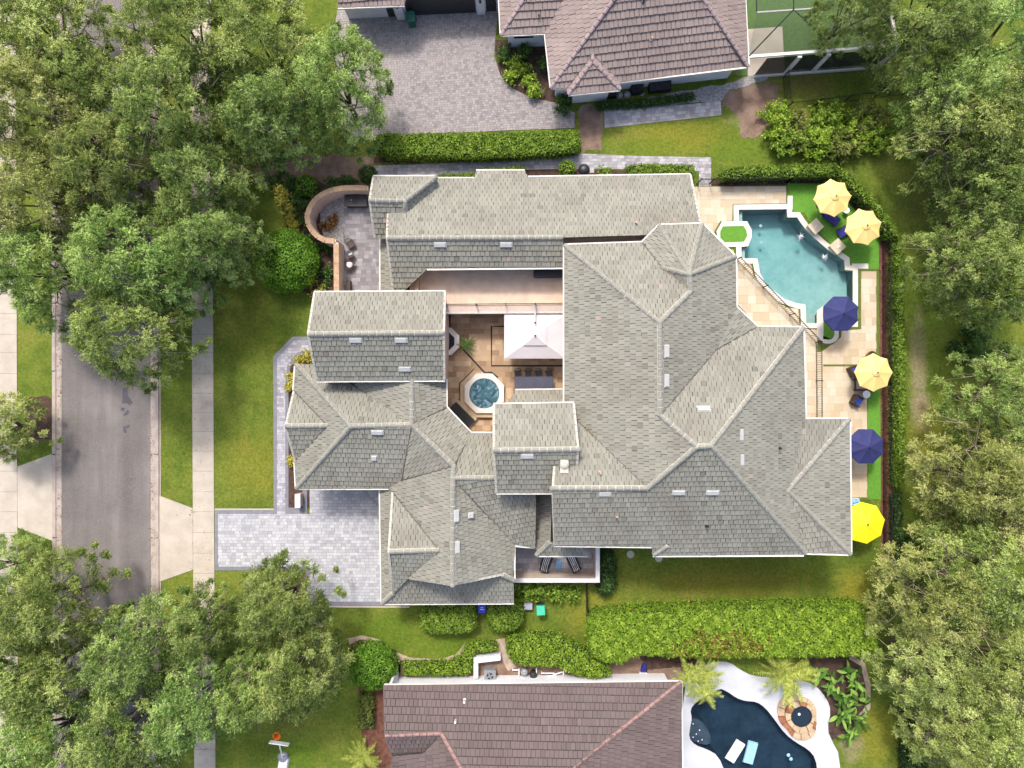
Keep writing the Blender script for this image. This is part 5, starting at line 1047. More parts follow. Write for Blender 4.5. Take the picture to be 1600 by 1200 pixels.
# windows in the visible walls of the northern house, and the things along them
def eave_window(house_, a, b_, t0, t1, z, z0, z1, d=.55, m='window_dark', name='window'):
    a, b_ = Vector(P2(*a, z)), Vector(P2(*b_, z)); u = (b_ - a).normalized(); n = Vector((-u.y, u.x)); n = n if n.y > 0 else -n; L = (b_ - a).length
    p0 = a + u * (L * t0) + n * d; p1 = a + u * (L * t1) + n * d
    fr = B().prism([tuple(p0 - n * .05 - u * .06), tuple(p1 - n * .05 + u * .06), tuple(p1 + n * .05 + u * .06), tuple(p0 + n * .05 - u * .06)], z0 - .06, z1 + .06).build(name, M['trim_white'], house_)
    B().prism([tuple(p0 - n * .06), tuple(p1 - n * .06), tuple(p1), tuple(p0)], z0, z1).build('pane', M[m], fr)
eave_window(nh, (888, 148), (969, 140), .25, .62, 3.1, 1.7, 2.6); eave_window(nh, (968, 128), (1169, 104), .1, .22, 3.1, 1.6, 2.5); eave_window(nh, (968, 128), (1169, 104), .6, .7, 3.1, 1.6, 2.5); eave_window(nh, (783, 55), (852, 52), .3, .75, 3.1, 1.5, 2.4)
for i, (c, s_, l_) in enumerate((((994, 143), (.95, .6, .7), 'squat black storage box beside the white rocks at the neighbour wall'), ((1029, 139), (1.7, .7, .75), 'long black slatted storage box against the neighbour wall'), ((953, 150), (.8, .5, .6), 'small black storage box below the neighbour roof bay'))):
    t = thing('storage_box', l_, 'storage box', P(*c), 'black storage boxes along the neighbour wall'); t.rotation_euler = (0, 0, R(6)); local(B().box((0, 0, s_[2] / 2), s_), 'body', 'metal_black', t)
    for k in range(4): local(B().box((-s_[0] / 2 + s_[0] * (k + .5) / 4, 0, s_[2] + .02), (s_[0] / 4 - .03, s_[1] + .06, .05)), 'lid_board', 'metal_dark', t)
for i, (c, r_) in enumerate((((968, 150), .28), ((980, 149), .3), ((1003, 147), .2))):
    t = thing('garden_rock', ('leftmost of the white garden rocks by the black storage boxes', 'middle one of the white garden rocks by the black storage boxes', 'rightmost small white garden rock by the black storage boxes')[i], 'rock', P(*c), 'white rocks by the neighbour wall'); local(B().lathe([(r_ * .9, 0), (r_, r_ * .4), (r_ * .7, r_ * .85), (r_ * .2, r_)], n=9), 'rock', 'gravel', t)
t = thing('grill', 'round black covered grill beside the shrub under the villa eave', 'grill', P(911, 270)); local(B().lathe([(.1, .0), (.12, .5), (.42, .62), (.45, .8), (.3, 1.0), (.05, 1.06)], n=18), 'bowl', 'metal_dark', t, True); local(B().box((.55, 0, .7), (.45, .4, .04)), 'side_shelf', 'wood_gray', t); [local(B().tube((.3 * math.cos(a), .3 * math.sin(a), 0), (.18 * math.cos(a), .18 * math.sin(a), .6), .02, n=5), 'leg', 'metal_black', t) for a in (.5, 2.6, 4.7)]
# ------------------------------------------------------------------ vegetation
def leaves(pts, nrm, size, rng, aspect=.5, tilt=.7, rv=None, along=None, fold=False):
    """one four-cornered leaf per point"""
    n = len(pts); s = size * rng.uniform(.65, 1.3, n)[:, None]
    nr_ = nrm + rng.normal(0, tilt, (n, 3)); nr_ /= np.linalg.norm(nr_, axis=1)[:, None] + 1e-9
    d = rng.normal(0, 1, (n, 3)) if along is None else along + rng.normal(0, .45, (n, 3))
    d -= nr_ * np.sum(d * nr_, 1)[:, None]; d /= np.linalg.norm(d, axis=1)[:, None] + 1e-9; sd_ = np.cross(nr_, d)
    V = np.empty((n, 4, 3)); V[:, 0] = pts; V[:, 1] = pts + d * s * .45 + sd_ * s * aspect * .5; V[:, 2] = pts + d * s - nr_ * s * .12; V[:, 3] = pts + d * s * .45 - sd_ * s * aspect * .5
    return V.reshape(-1, 3)
def vnoise(x, y, k, ph): return np.sin(x * k + ph) * np.sin(y * k * 1.13 + ph * 1.7) * .5 + np.sin(x * k * 2.3 + ph * 2.1 + y * k * .7) * .3 + np.sin(y * k * 3.1 + ph + x * k * 1.9) * .2
HC = [0]
def hedge(label, poly, h, m='leaf_hedge', size=.16, dens=150, name='hedge', cat='hedge', group=None, lumps=.12, world=False, brown=None, soft=0.0, leafy=1.0):
    """clipped hedge: leaves all over a lumpy top and the sides, dark twiggy core inside. poly: outline of the top in the photo"""
    HC[0] += 1; g = np.random.default_rng(100 + HC[0]); p = poly if world else px(poly, h); p = ccw(p); a = np.array(p); c = a.mean(0)
    t = thing(name, label, cat, (c[0], c[1], 0), group); ph = HC[0] * 1.3
    A_ = area(p); n = int(A_ * dens * leafy * 1.5); lo, hi = a.min(0), a.max(0); pts = np.zeros((0, 2))
    while len(pts) < n:
        q = g.uniform(lo, hi, (n * 2, 2)); pts = np.vstack([pts, q[inside(q, p)]])
    pts = pts[:n]
    # distance to outline, to round the shoulders
    dist = np.full(n, 9.0)
    for i in range(len(p)):
        p0, p1 = np.array(p[i - 1]), np.array(p[i]); e = p1 - p0; L2 = max(1e-9, e @ e); u = np.clip(((pts - p0) @ e) / L2, 0, 1); dist = np.minimum(dist, np.linalg.norm(pts - (p0 + u[:, None] * e), axis=1))
    lump = vnoise(pts[:, 0], pts[:, 1], 3.4, ph) + .6 * vnoise(pts[:, 0], pts[:, 1], 8.5, ph + 2)
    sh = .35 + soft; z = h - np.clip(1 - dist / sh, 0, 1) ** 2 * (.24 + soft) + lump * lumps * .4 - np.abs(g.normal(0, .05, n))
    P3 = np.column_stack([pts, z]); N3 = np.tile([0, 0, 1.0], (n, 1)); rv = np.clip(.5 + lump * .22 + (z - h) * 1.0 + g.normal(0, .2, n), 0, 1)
    side = []; sn = []
    for i in range(len(p)):
        p0, p1 = np.array(p[i - 1]), np.array(p[i]); e = p1 - p0; L = np.linalg.norm(e); k = int(L * h * dens * .55)
        if k < 1: continue
        u = g.uniform(0, 1, k); zz = g.uniform(.05, h - .1, k); nn_ = np.array([e[1], -e[0]]) / L; off = g.normal(-.04, .07, k)
        side.append(np.column_stack([p0 + u[:, None] * e + off[:, None] * nn_, zz])); sn.append(np.tile([nn_[0], nn_[1], .4], (k, 1)))
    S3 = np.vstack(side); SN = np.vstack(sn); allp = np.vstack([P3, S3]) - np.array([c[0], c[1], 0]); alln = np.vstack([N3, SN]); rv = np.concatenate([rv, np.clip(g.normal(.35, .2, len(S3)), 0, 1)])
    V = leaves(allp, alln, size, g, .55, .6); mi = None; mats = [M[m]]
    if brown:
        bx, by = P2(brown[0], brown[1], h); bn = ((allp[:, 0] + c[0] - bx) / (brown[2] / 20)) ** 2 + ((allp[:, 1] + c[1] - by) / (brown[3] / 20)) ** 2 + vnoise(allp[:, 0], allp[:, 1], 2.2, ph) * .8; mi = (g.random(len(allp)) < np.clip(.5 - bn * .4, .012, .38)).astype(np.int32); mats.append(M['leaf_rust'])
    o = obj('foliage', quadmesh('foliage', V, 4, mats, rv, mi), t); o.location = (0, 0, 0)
    core = inset(p, .12); b = B().prism([(x - c[0], y - c[1]) for x, y in core], .02, h - .17 - soft * .4); o = b.build('branches', M['hedge_core'], t); o.location = (0, 0, 0); return t
leafmat('leaf_rust', (.08, .04, .015), (.2, .1, .03), (.34, .2, .07), .25)
def ball(label, c, r, h, m, size=.15, dens=260, name='round_shrub', sq=.85, cat='shrub', group=None):
    """clipped globe"""
    HC[0] += 1; g = np.random.default_rng(300 + HC[0]); rr = r / 20 * (H - h * .6) / H; x, y, _ = P(*c, h * .6); t = thing(name, label, cat, (x, y, 0), group)
    n = int(4 * math.pi * rr * rr * dens * .7); d = g.normal(0, 1, (n, 3)); d /= np.linalg.norm(d, axis=1)[:, None]; d = d[d[:, 2] > -.55]; n = len(d)
    lump = np.sin(d[:, 0] * 9 + HC[0]) * np.sin(d[:, 1] * 8 + 1) * .5 + np.sin(d[:, 2] * 13 + d[:, 0] * 7) * .4; k = 1 + lump * .05 + g.normal(0, .035, n)
    hz = h / 2; pts = d * k[:, None] * np.array([rr, rr, hz]); pts[:, 2] += hz * 1.0
    o = obj('foliage', quadmesh('foliage', leaves(pts, d, size, g, .55, .55), 4, M[m], np.clip(.5 + lump * .25 + g.normal(0, .22, n), 0, 1)), t); o.location = (0, 0, 0)
    local(B().lathe([(rr * .3, .05), (rr * .8, hz * .5), (rr * .9, hz), (rr * .78, hz * 1.5), (rr * .3, hz * 1.85)], n=14), 'branches', 'hedge_core', t); return t
def shrub(label, c, r, h, m, size=.2, n=900, name='shrub', group=None, spiky=.8, cat='shrub'):
    """loose bush of leafy stems"""
    HC[0] += 1; g = np.random.default_rng(500 + HC[0]); x, y, _ = P(*c, h * .5); t = thing(name, label, cat, (x, y, 0), group); rr = r / 20; b = B(); PT = []; AL = []
    for i in range(max(8, int(rr * 22))):
        a = g.uniform(0, 6.283); q = rr * math.sqrt(g.uniform(0, 1)); tip = np.array([q * math.cos(a), q * math.sin(a), h * (1 - .45 * (q / rr) ** 2) * g.uniform(.7, 1.05)]); base = tip * np.array([.25, .25, 0]); b.tube(tuple(base), tuple(tip), .02, .006, 4)
        k = max(6, int(n / (rr * 22))); u = g.uniform(.3, 1.05, k); PT.append(base + (tip - base) * u[:, None] + g.normal(0, .1, (k, 3))); dr = tip - base; dr[2] *= .4; AL.append(np.tile(dr / (np.linalg.norm(dr) + 1e-6), (k, 1)) * .6)
    pts = np.vstack(PT); al = np.vstack(AL); al = al + np.column_stack([g.normal(0, spiky, (len(pts), 2)), g.normal(0, .2, len(pts))])
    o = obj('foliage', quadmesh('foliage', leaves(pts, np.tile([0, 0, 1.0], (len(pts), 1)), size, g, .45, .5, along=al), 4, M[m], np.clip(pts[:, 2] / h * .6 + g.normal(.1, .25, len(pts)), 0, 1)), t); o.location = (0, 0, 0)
    local(b, 'stems', 'stem', t); return t
# hedges and shrubs of the photo
hedge('long trimmed hedge between the two properties beside the neighbour driveway', [(584, 212), (600, 207), (760, 206), (905, 202), (906, 234), (860, 240), (740, 246), (610, 243), (586, 236)], 1.5, 'leaf_hedge', .17, 170)
hedge('trimmed hedge between side path and villa eave near the iron gate', [(980, 257), (1000, 254), (1086, 256), (1086, 274), (984, 276)], 1.1, 'leaf_hedge', .15, 170)
hedge('strip of low hedge under the villa north eave', [(684, 272), (742, 268), (742, 281), (684, 281)], .9, 'leaf_hedge', .15, 170); hedge('low hedge strip along the path north of the villa ridge jog', [(744, 264), (800, 259), (820, 258), (820, 270), (744, 270)], .9, 'leaf_hedge', .15, 170)
hedge('hedge behind the fence north of the pool deck', [(1130, 263), (1160, 258), (1308, 254), (1312, 268), (1300, 274), (1132, 277)], 1.5, 'leaf_hedge', .18, 150, soft=.12)
hedge('curved hedge turning the corner outside the pool fence', [(1306, 256), (1322, 262), (1372, 310), (1402, 352), (1410, 372), (1392, 372), (1368, 330), (1310, 276)], 1.5, 'leaf_hedge', .18, 150, soft=.12)
hedge('tall dark green hedge running along the east fence', [(1399, 368), (1414, 368), (1415, 480), (1417, 600), (1416, 720), (1414, 760), (1400, 760), (1400, 600), (1398, 480)], 1.1, 'leaf_hedge', .2, 170, soft=.1)
hedge('lower end of the east hedge beside the big trees', [(1399, 775), (1412, 770), (1413, 880), (1400, 885)], 1.0, 'leaf_dark', .2, 130, soft=.2)
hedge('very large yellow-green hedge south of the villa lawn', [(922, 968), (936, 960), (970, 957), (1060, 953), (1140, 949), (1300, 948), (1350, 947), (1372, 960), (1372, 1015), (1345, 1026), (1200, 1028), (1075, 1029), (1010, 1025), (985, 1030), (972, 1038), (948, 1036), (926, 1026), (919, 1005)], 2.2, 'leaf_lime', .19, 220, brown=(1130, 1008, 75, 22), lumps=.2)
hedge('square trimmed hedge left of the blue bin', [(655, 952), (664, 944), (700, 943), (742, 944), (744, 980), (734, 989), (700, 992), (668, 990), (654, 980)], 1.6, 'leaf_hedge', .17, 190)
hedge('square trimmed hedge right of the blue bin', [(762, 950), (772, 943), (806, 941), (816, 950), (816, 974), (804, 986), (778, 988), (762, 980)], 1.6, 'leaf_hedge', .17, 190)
for i, (c, r_) in enumerate((((822, 926), 16), ((846, 925), 15), ((870, 926), 15), ((893, 926), 14))): shrub(('first', 'second', 'third', 'fourth')[i] + ' leafy shrub from the left in the row under the patio wall', c, r_, 1.3, 'leaf_hedge', .24, 520, group='shrubs under the south patio wall')
hedge('dark shaded hedge right of the south patio wall', [(938, 864), (958, 860), (964, 885), (963, 920), (948, 935), (934, 925), (938, 900)], 1.3, 'leaf_dark', .2, 140, soft=.15)
hedge('lens-shaped bright hedge between big hedge and brown-roofed house', [(791, 1002), (806, 994), (840, 993), (876, 996), (900, 1007), (925, 1024), (950, 1040), (957, 1056), (930, 1062), (900, 1056), (872, 1044), (830, 1042), (802, 1038), (792, 1022)], 1.4, 'leaf_lime', .17, 160)
hedge('low bright hedge along the white wall of the brown-roofed house', [(626, 1037), (700, 1036), (718, 1028), (726, 1012), (745, 1005), (776, 1006), (778, 1018), (742, 1023), (738, 1050), (730, 1057), (630, 1057)], 1.0, 'leaf_lime', .15, 170)
ball('big round clipped shrub on the front lawn beside the patio wall', (446, 407), 48, 2.6, 'leaf_bright', .17, 300); ball('big bright round shrub at the corner of the brown-roofed house', (583, 1042), 36, 2.4, 'leaf_bright', .16, 300)
ball('small round green shrub north of the curved patio wall', (478, 289), 16, 1.2, 'leaf_bright', .15, 240); ball('small dark bush at the north-west corner of the villa roof', (574, 272), 14, 1.1, 'leaf_dark', .16, 200); ball('green bush left of the covered grill under the eave', (886, 263), 13, 1.2, 'leaf_hedge', .16, 220)
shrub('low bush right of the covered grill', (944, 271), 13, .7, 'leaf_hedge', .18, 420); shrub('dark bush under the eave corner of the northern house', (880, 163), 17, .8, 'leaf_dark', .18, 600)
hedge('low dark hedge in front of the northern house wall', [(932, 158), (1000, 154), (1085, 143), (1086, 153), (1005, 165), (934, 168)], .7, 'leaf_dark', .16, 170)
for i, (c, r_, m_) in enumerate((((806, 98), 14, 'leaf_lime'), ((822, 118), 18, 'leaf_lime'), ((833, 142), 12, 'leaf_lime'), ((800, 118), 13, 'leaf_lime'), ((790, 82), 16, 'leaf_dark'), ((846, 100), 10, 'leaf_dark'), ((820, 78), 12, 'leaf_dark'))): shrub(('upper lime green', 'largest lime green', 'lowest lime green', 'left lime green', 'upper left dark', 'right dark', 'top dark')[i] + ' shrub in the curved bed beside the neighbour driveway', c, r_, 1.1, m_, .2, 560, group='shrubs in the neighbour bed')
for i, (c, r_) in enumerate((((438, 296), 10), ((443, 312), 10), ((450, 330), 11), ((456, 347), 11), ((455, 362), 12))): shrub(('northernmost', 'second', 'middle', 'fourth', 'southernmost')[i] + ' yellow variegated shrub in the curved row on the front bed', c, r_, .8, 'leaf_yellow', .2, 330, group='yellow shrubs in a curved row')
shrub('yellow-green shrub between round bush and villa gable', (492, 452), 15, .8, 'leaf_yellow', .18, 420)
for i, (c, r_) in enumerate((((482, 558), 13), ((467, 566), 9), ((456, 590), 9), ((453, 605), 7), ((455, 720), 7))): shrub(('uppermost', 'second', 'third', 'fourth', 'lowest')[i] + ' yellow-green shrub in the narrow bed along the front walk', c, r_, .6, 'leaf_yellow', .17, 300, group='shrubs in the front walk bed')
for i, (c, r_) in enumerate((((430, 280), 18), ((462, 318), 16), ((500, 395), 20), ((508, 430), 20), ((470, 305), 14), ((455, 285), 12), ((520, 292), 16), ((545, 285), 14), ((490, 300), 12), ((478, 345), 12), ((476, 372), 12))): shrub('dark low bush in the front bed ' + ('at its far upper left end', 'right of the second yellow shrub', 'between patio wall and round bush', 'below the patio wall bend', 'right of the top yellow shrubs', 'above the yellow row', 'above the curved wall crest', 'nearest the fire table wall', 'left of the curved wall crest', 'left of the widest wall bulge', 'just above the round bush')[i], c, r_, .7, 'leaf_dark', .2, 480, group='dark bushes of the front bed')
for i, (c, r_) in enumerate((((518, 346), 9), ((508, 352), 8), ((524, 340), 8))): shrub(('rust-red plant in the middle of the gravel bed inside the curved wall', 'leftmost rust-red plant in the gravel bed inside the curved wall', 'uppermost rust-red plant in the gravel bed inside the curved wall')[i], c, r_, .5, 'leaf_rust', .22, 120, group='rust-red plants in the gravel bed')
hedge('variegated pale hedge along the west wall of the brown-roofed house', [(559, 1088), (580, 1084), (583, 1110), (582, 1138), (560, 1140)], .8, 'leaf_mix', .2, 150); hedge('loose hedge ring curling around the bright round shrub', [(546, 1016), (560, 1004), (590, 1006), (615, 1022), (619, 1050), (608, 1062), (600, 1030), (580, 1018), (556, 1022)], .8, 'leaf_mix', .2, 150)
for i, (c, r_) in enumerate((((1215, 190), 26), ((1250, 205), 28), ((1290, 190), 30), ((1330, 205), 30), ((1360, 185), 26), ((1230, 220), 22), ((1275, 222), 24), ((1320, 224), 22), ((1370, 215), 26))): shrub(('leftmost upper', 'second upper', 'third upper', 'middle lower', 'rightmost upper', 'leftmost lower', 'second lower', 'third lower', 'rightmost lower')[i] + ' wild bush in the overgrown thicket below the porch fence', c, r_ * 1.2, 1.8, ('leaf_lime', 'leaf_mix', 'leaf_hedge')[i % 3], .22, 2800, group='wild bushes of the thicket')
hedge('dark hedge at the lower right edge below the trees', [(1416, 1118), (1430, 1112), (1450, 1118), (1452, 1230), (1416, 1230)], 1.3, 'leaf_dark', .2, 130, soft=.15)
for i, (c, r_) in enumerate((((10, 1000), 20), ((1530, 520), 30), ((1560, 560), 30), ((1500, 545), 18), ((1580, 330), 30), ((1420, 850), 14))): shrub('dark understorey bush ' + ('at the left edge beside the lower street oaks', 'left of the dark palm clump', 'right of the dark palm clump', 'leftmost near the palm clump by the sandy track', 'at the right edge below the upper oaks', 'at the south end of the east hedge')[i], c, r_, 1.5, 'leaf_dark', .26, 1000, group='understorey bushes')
# fern-like palms and large-leaved plants
def frond_mesh(name, L, g, m='frond', nl=20, wl_=.2, droop=.5):
    V = []; rv = []
    for s in range(nl):
        u = (s + .5) / nl; c = np.array([L * u, 0, L * .35 * u - droop * L * u * u]); ll = wl_ * (1 - .75 * abs(u - .4) * 1.4) * L
        for sg in (-1, 1):
            tip = c + np.array([ll * .55, sg * ll, -.15 * ll]); w_ = .012 * L + .006; n = np.array([.5, 0, 0]) * w_ * 2
            V += [c - n, c + n, tip, tip - n * .2]; rv.append(g.uniform(.2, 1))
    V += [np.array([0, -.015, 0]), np.array([0, .015, 0]), np.array([L, .004, L * .35 - droop * L]), np.array([L, -.004, L * .35 - droop * L])]; rv.append(.9)
    return quadmesh(name, np.array(V), 4, M[m], rv)
g0 = np.random.default_rng(77); FM = [frond_mesh('frond', 1.0, g0, droop=d) for d in (.35, .55, .8)]; FD = [frond_mesh('frond', 1.0, g0, 'leaf_dark', droop=d) for d in (.4, .7)]
def palm(label, heads, n, L, trunk, meshes=FM, name='palm', group=None):
    x, y, _ = P(*heads[0][0], heads[0][1]); t = thing(name, label, 'palm', (x, y, 0), group); g = np.random.default_rng(int(x * 10) % 1000)
    for (c, z) in heads:
        q = Vector(P(*c, z)) - Vector((x, y, 0))
        if trunk: local(B().tube((q.x * .3, q.y * .3, 0), tuple(q), .11, .07, 8), 'trunk', 'bark', t)
        for i in range(n):
            o = bpy.data.objects.new('frond', meshes[i % len(meshes)]); col.objects.link(o); o.parent = t; s = L * g.uniform(.75, 1.15)
            o.location = q; o.rotation_euler = (g.normal(0, .25), g.uniform(-.5, .3), 6.283 * i / n * 3.236 + g.normal(0, .2)); o.scale = (s, s, s)
palm('pale green triple-headed palm leaning over the corner of the dark pool', [((1076, 1058), 2.6), ((1100, 1078), 2.4), ((1102, 1050), 2.0)], 20, 1.35, True); palm('wide feathery palm beside the white deck of the dark pool', [((1228, 1054), 1.4)], 30, 2.1, True)
palm('spiky green palm at the left corner of the brown-roofed house', [((566, 1184), .8)], 26, 1.5, False); palm('dark fern beside the octagonal fountain', [((729, 538), .5)], 22, .75, False, FD, 'fern')
palm('dark palm clump in the shade at the right edge of the thicket', [((1535, 556), 1.5)], 24, 1.6, False, FD)
def big_leaf_mesh():
    V = []; F = []; n = 7
    for i in range(n):
        u = i / (n - 1); w_ = .17 * math.sin(math.pi * (u * .9 + .06)) ** .8; z = .45 * u - .5 * u * u
        V += [(u, -w_, z + .05), (u, 0, z), (u, w_, z + .05)]
    for i in range(n - 1): F += [(3 * i, 3 * i + 1, 3 * i + 4, 3 * i + 3), (3 * i + 1, 3 * i + 2, 3 * i + 5, 3 * i + 4)]
    return [mesh('leaf', V, F, M['big_leaf'], None, [r_] * len(F), True) for r_ in (.2, .5, .8, 1.0)]
BL = big_leaf_mesh(); g0 = np.random.default_rng(5)
for i, (c, n_) in enumerate((((1275, 1046), 7), ((1292, 1064), 9), ((1316, 1046), 8), ((1310, 1082), 11), ((1330, 1062), 7), ((1338, 1088), 9), ((1312, 1108), 11), ((1330, 1120), 8), ((1318, 1138), 9))):
    x, y, _ = P(*c); t = thing('broadleaf_plant', ('topmost left', 'second', 'top middle', 'central', 'top right', 'rightmost', 'lower central', 'lower right', 'lowest')[i] + ' broad-leaved plant in the mulch bed beside the white deck', 'plant', (x, y, 0), 'broad-leaved plants by the white deck')
    for k in range(n_ * 2):
        o = bpy.data.objects.new('leaf', BL[int(g0.integers(4))]); col.objects.link(o); o.parent = t; s = g0.uniform(.5, .95); o.scale = (s, s, s); o.location = (g0.normal(0, .28), g0.normal(0, .28), g0.uniform(.3, .9)); o.rotation_euler = (g0.normal(0, .3), g0.uniform(-.7, -.1), g0.uniform(0, 6.28))
    local(B().tube((0, 0, 0), (0, 0, .7), .06, .03, 6), 'stalk', 'stem', t)
# ------------------------------------------------------------------ trees
def make_tree(seed, Rr=6.0, top=10.5, ncl=120, spr=44, lv=17, leaf=.165, wind=(0, 0), flat=.55):
    """returns trunk mesh and crown mesh (leaves + pale twigs); built round the origin"""
    g = np.random.default_rng(seed); ph = g.uniform(0, 6.28, 4)
    rad = lambda a: Rr * (1 + .16 * math.sin(2 * a + ph[0]) + .12 * math.sin(3 * a + ph[1]) + .1 * math.sin(5 * a + ph[2]) + .07 * math.sin(9 * a + ph[3]))
    tk = B(); tk.lathe([(.5, 0), (.36, .5), (.3, 1.6), (.28, 2.6)], n=10); limbs = []
    for i in range(8):
        a = 6.283 * i / 8 + g.normal(0, .25); r1 = rad(a) * g.uniform(.4, .55); z1 = top * g.uniform(.55, .72); p0 = Vector((0, 0, g.uniform(1.8, 2.7))); p1 = Vector((r1 * .5 * math.cos(a), r1 * .5 * math.sin(a), z1 * .72)); p2 = Vector((r1 * math.cos(a), r1 * math.sin(a), z1)); tk.tube(p0, p1, .17, .12, 7); tk.tube(p1, p2, .12, .08, 6); limbs += [p1, p2]
        for k in range(3):
            b_ = a + g.normal(0, .5); r2 = rad(b_) * g.uniform(.7, .92); p3 = Vector((r2 * math.cos(b_), r2 * math.sin(b_), z1 + g.uniform(-.6, 1.0))); tk.tube(p2, p3, .075, .035, 5); limbs += [p3, p2.lerp(p3, .5)]
    LM = np.array([tuple(q) for q in limbs])
    C = []; tries = 0
    while len(C) < ncl and tries < 12000:
        tries += 1
        a = g.uniform(0, 6.283); f = math.sqrt(g.uniform(0, 1)) * (1.08 if g.random() < .16 else 1.0); r = rad(a) * f; lower = g.random() < .28
        zt_ = top * (1 - flat * f ** 2.2) - (g.uniform(1.2, 2.8) if lower else abs(g.normal(0, .5))); c = np.array([r * math.cos(a), r * math.sin(a), max(3.0, zt_)])
        if all(np.sum(((c - q) * np.array([1, 1, .8])) ** 2) > (1.15 if not lower else .6) for q in C): C.append(c)
    PT = []; AL = []; RV = []; TW = []; NR = []
    for c in C:
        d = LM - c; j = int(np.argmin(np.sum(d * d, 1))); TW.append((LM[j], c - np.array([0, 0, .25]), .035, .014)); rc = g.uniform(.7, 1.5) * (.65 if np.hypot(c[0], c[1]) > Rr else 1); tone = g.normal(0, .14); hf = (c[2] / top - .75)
        out = np.array([c[0], c[1], 0]); out = out / (np.linalg.norm(out) + 1e-6); out = out * .75 + np.array([wind[0], wind[1], 0])
        for s in range(spr):
            v = g.normal(0, 1, 3); v[2] = abs(v[2]) * .75 - .12; v /= np.linalg.norm(v); v = v + out * .55; v /= np.linalg.norm(v); L = rc * g.uniform(.5, 1.1) * (1.35 if g.random() < .12 else 1); st = c + v * L * .12 * np.array([1, 1, .7]); en = c + v * L * np.array([1, 1, .7]) - np.array([0, 0, .06])
            if s < 9: TW.append((c - np.array([0, 0, .1]), en + np.array([0, 0, .05]), .02, .008))
            u = np.linspace(.25, 1.0, lv) + g.normal(0, .03, lv); q = st + (en - st) * u[:, None] + g.normal(0, .04, (lv, 3)); PT.append(q); AL.append(np.tile((en - st) / L, (lv, 1)) + g.normal(0, .5, (lv, 3)) * np.array([1, 1, .5])); NR.append(np.tile(np.array([0, 0, .9]) + v * .5, (lv, 1)))
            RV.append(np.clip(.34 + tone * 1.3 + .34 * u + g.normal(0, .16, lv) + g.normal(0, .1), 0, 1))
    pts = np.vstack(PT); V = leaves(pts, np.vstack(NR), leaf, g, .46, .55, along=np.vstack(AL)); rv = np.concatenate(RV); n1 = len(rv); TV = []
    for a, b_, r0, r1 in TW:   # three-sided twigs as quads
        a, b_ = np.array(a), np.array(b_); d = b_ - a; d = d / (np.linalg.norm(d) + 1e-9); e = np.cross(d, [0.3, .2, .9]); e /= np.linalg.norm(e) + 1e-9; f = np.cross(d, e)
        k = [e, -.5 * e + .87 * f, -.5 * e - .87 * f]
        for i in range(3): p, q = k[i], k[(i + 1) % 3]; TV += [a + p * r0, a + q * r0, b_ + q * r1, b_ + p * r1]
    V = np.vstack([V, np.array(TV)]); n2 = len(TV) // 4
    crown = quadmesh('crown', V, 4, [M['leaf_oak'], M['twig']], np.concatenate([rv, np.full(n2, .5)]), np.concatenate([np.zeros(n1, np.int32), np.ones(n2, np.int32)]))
    trunk = mesh('trunk', tk.v, tk.f, M['bark']); return trunk, crown
TV_ = [make_tree(11), make_tree(12, 6.2, 11), make_tree(13, 5.8, 10), make_tree(14, 6.0, 10.5, 115, 46), make_tree(15, 6, 9.5, 112, 46, 17, .15, (-.35, .25)), make_tree(16, 6.2, 10, 112, 46, 17, .15, (-.5, .1))]
def tree(label, c, r, v, m='leaf_oak', rz=0.0, hs=1.0, group=None):
    """c: pixel of the middle of the crown as the photo shows it; the crown's middle stands about 7.5 m up"""
    zc = 7.6 * hs; x, y, _ = P(*c, zc); t = thing('oak_tree', label, 'tree', (x, y, 0), group); s = r / 20 * (H - zc) / H / 8.0; tr, cr = TV_[v % len(TV_)]
    t.rotation_euler = (0, 0, rz); t.scale = (s, s, hs)
    o = bpy.data.objects.new('trunk', tr); col.objects.link(o); o.parent = t
    o = bpy.data.objects.new('crown', cr); col.objects.link(o); o.parent = t
    if m != 'leaf_oak': o.material_slots[0].link = 'OBJECT'; o.material_slots[0].material = M[m]
S1 = 'street oaks at the upper left'; S2 = 'street oaks at the lower left'; S3 = 'oaks at the upper right'; S4 = 'pale oaks at the lower right'
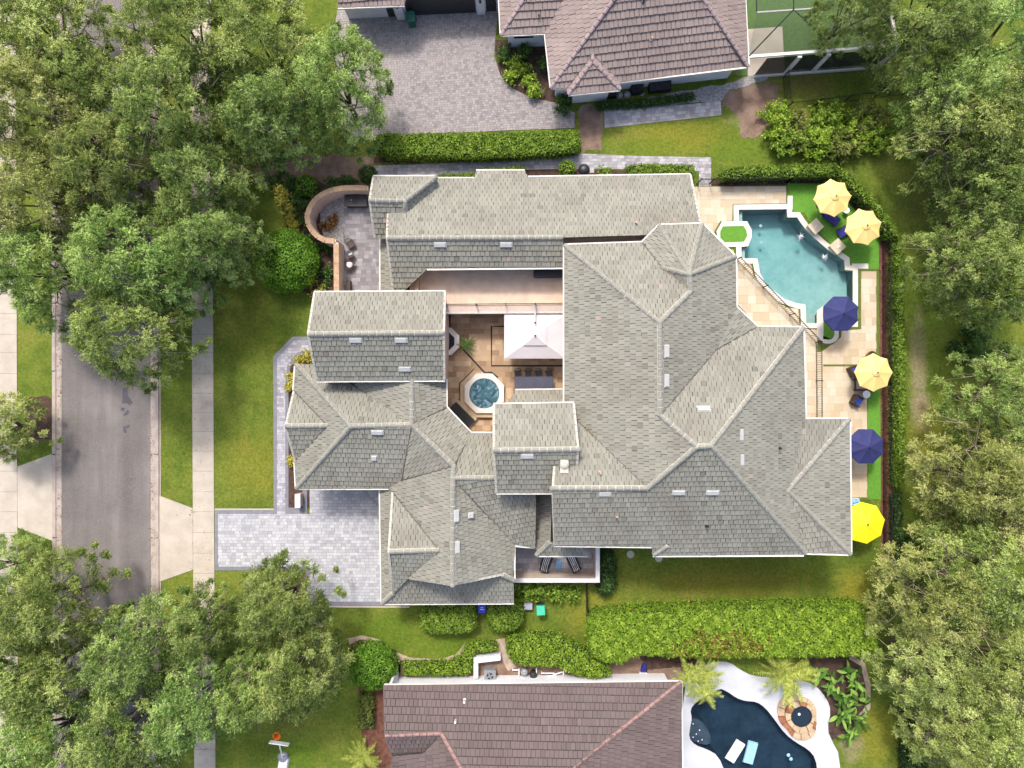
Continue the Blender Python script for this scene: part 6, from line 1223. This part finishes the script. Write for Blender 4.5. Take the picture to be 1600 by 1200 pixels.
T = [
 ('oak crown in the top left corner of the photo', (45, 40), 115, 0, 'leaf_oak_pale', S1), ('oak left of the road, second down from the top left corner', (35, 165), 110, 1, 'leaf_oak_pale', S1), ('oak between top edge and the open patch of road', (120, 120), 78, 2, 'leaf_oak', S1),
 ('tall oak at the top edge right of the open road patch', (270, 40), 105, 3, 'leaf_oak', S1), ('oak right of the road overhanging the pavement near the top', (250, 165), 100, 1, 'leaf_oak', S1), ('wide oak reaching toward the neighbour driveway at the top', (400, 70), 125, 0, 'leaf_oak', S1),
 ('oak with its edge spread over the neighbour pavers', (520, 120), 105, 3, 'leaf_oak', S1), ('oak below the driveway oak, above the mulch bed', (410, 168), 92, 2, 'leaf_oak_deep', S1), ('oak overhanging the east pavement, middle of the upper left group', (300, 278), 98, 0, 'leaf_oak_deep', S1),
 ('oak on the left edge halfway down the upper group', (50, 300), 105, 3, 'leaf_oak_pale', S1), ('oak over the road in the middle of the upper left group', (150, 260), 92, 1, 'leaf_oak', S1), ('oak whose crown reaches the front lawn by the pavement', (320, 374), 78, 2, 'leaf_oak_deep', S1),
 ('oak at the lower left of the upper group above the west pavement', (45, 420), 92, 0, 'leaf_oak', S1), ('oak covering the road in the lower upper-left group', (175, 400), 100, 3, 'leaf_oak', S1), ('lowest oak of the upper left group hanging over the road', (185, 525), 88, 1, 'leaf_oak', S1), ('oak crown over the kerb beside the lowest road oak', (255, 415), 80, 2, 'leaf_oak_deep', S1),
 ('small bright tree at the left edge beside the dark mulch bed', (-8, 670), 62, 2, 'leaf_oak_pale', None), ('oak at the left edge above the lower left group', (-12, 895), 62, 1, 'leaf_oak_deep', S2),
 ('oak left of the road at the top of the lower left group', (55, 955), 92, 0, 'leaf_oak', S2), ('oak over the road hiding the silver car', (200, 1025), 88, 3, 'leaf_oak_deep', S2), ('oak at the left edge of the lower left group', (30, 1070), 100, 2, 'leaf_oak', S2), ('oak in the bottom left corner', (60, 1170), 105, 1, 'leaf_oak_deep', S2),
 ('oak at the bottom edge over the road', (185, 1150), 108, 0, 'leaf_oak_deep', S2), ('oak beside the concrete driveway apron', (305, 985), 72, 2, 'leaf_oak_deep', S2), ('oak beside the paver driveway, its twigs over the pavers', (430, 950), 88, 3, 'leaf_oak_deep', S2), ('oak between paver driveway and basketball hoop', (455, 1060), 92, 0, 'leaf_oak', S2), ('oak over the east pavement at the bottom', (295, 1110), 98, 3, 'leaf_oak_deep', S2), ('oak right of the bottom pavement above the hoop', (390, 1085), 70, 1, 'leaf_oak', S2),
 ('oak overhanging the screened porch at the top', (1348, 2), 66, 0, 'leaf_oak', S3), ('oak at the top edge right of the porch oak', (1470, 20), 110, 3, 'leaf_oak_deep', S3), ('oak in the top right corner', (1575, 60), 110, 1, 'leaf_oak_deep', S3), ('oak at the end of the narrow grass strip', (1515, 146), 90, 2, 'leaf_oak', S3), ('oak at the right edge below the corner oak', (1550, 190), 110, 0, 'leaf_oak', S3), ('oak with its lower edge over the back lawn', (1556, 260), 80, 3, 'leaf_oak', S3),
 ('right edge oak above the rounded light oak', (1590, 310), 85, 2, 'leaf_oak_deep', S3), ('rounded light oak standing beside the back lawn path', (1522, 408), 84, 1, 'leaf_oak', S3), ('oak at the right edge beside the rounded light oak', (1590, 440), 80, 0, 'leaf_oak', S3),
 ('pale oak at the right edge below the dark palm clump', (1604, 622), 90, 4, 'leaf_oak', S4), ('pale windswept oak beside the sandy track', (1550, 748), 98, 5, 'leaf_oak_pale', S4), ('pale oak at the right edge beside the windswept one', (1612, 780), 100, 4, 'leaf_oak_pale', S4), ('pale windswept oak reaching over the end of the big hedge', (1482, 948), 108, 5, 'leaf_oak_pale', S4), ('pale oak at the right edge level with the big hedge', (1570, 910), 112, 3, 'leaf_oak', S4), ('pale oak below the end of the big hedge', (1482, 1062), 100, 4, 'leaf_oak_pale', S4), ('pale oak at the right edge of the lower right group', (1580, 1050), 105, 5, 'leaf_oak_pale', S4), ('pale oak in the bottom right corner', (1560, 1165), 110, 5, 'leaf_oak_pale', S4), ('small pale oak by the dark hedge at the bottom', (1505, 1170), 70, 4, 'leaf_oak_pale', S4)]
random.seed(31)
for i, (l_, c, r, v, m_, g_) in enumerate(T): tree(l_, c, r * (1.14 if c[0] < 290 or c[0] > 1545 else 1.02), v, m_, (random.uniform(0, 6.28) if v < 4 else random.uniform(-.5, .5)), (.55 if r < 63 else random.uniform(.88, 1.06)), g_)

# fallen leaves along the gutters, on the verges and the drives: too many and too small to count
g0 = np.random.default_rng(99); pts = []
for (x0, x1, y0, y1, n_, z_) in ((84, 97, -40, 1240, 900, .06), (234, 247, -40, 1240, 900, .06), (95, 236, -40, 560, 500, .03), (95, 236, 560, 1240, 500, .03), (297, 331, -40, 1240, 500, .055), (249, 300, -40, 1240, 500, .03), (332, 430, 240, 790, 500, .03), (340, 600, 800, 940, 120, .05), (560, 780, 30, 210, 300, .045), (1400, 1500, 240, 760, 600, .02), (1090, 1230, 250, 290, 60, .06), (940, 1370, 870, 945, 260, .02), (520, 920, 950, 1010, 300, .02)):
    q = np.column_stack([g0.uniform(x0, x1, n_), g0.uniform(y0, y1, n_)]); pts.append(np.array([P(a, b_, 0)[:2] + (z_,) for a, b_ in q]))
for a, b_ in VALLEYS:
    pa, pb = np.array(rf.at(a)), np.array(rf.at(b_)); u = g0.uniform(0, 1, 14)[:, None]; pts.append(pa + (pb - pa) * u + np.column_stack([g0.normal(0, .14, (14, 2)), np.full(14, .1)]))
pts = np.vstack(pts); o = obj('leaf_litter', quadmesh('leaf_litter', leaves(pts, np.tile([0, 0, 1.0], (len(pts), 1)), .11, g0, .5, .12), 4, M['leaf_rust'], g0.random(len(pts)))); stuff(o)
o['label'] = 'scattered brown fallen leaves along the gutters and lawns'; o['category'] = 'leaves'
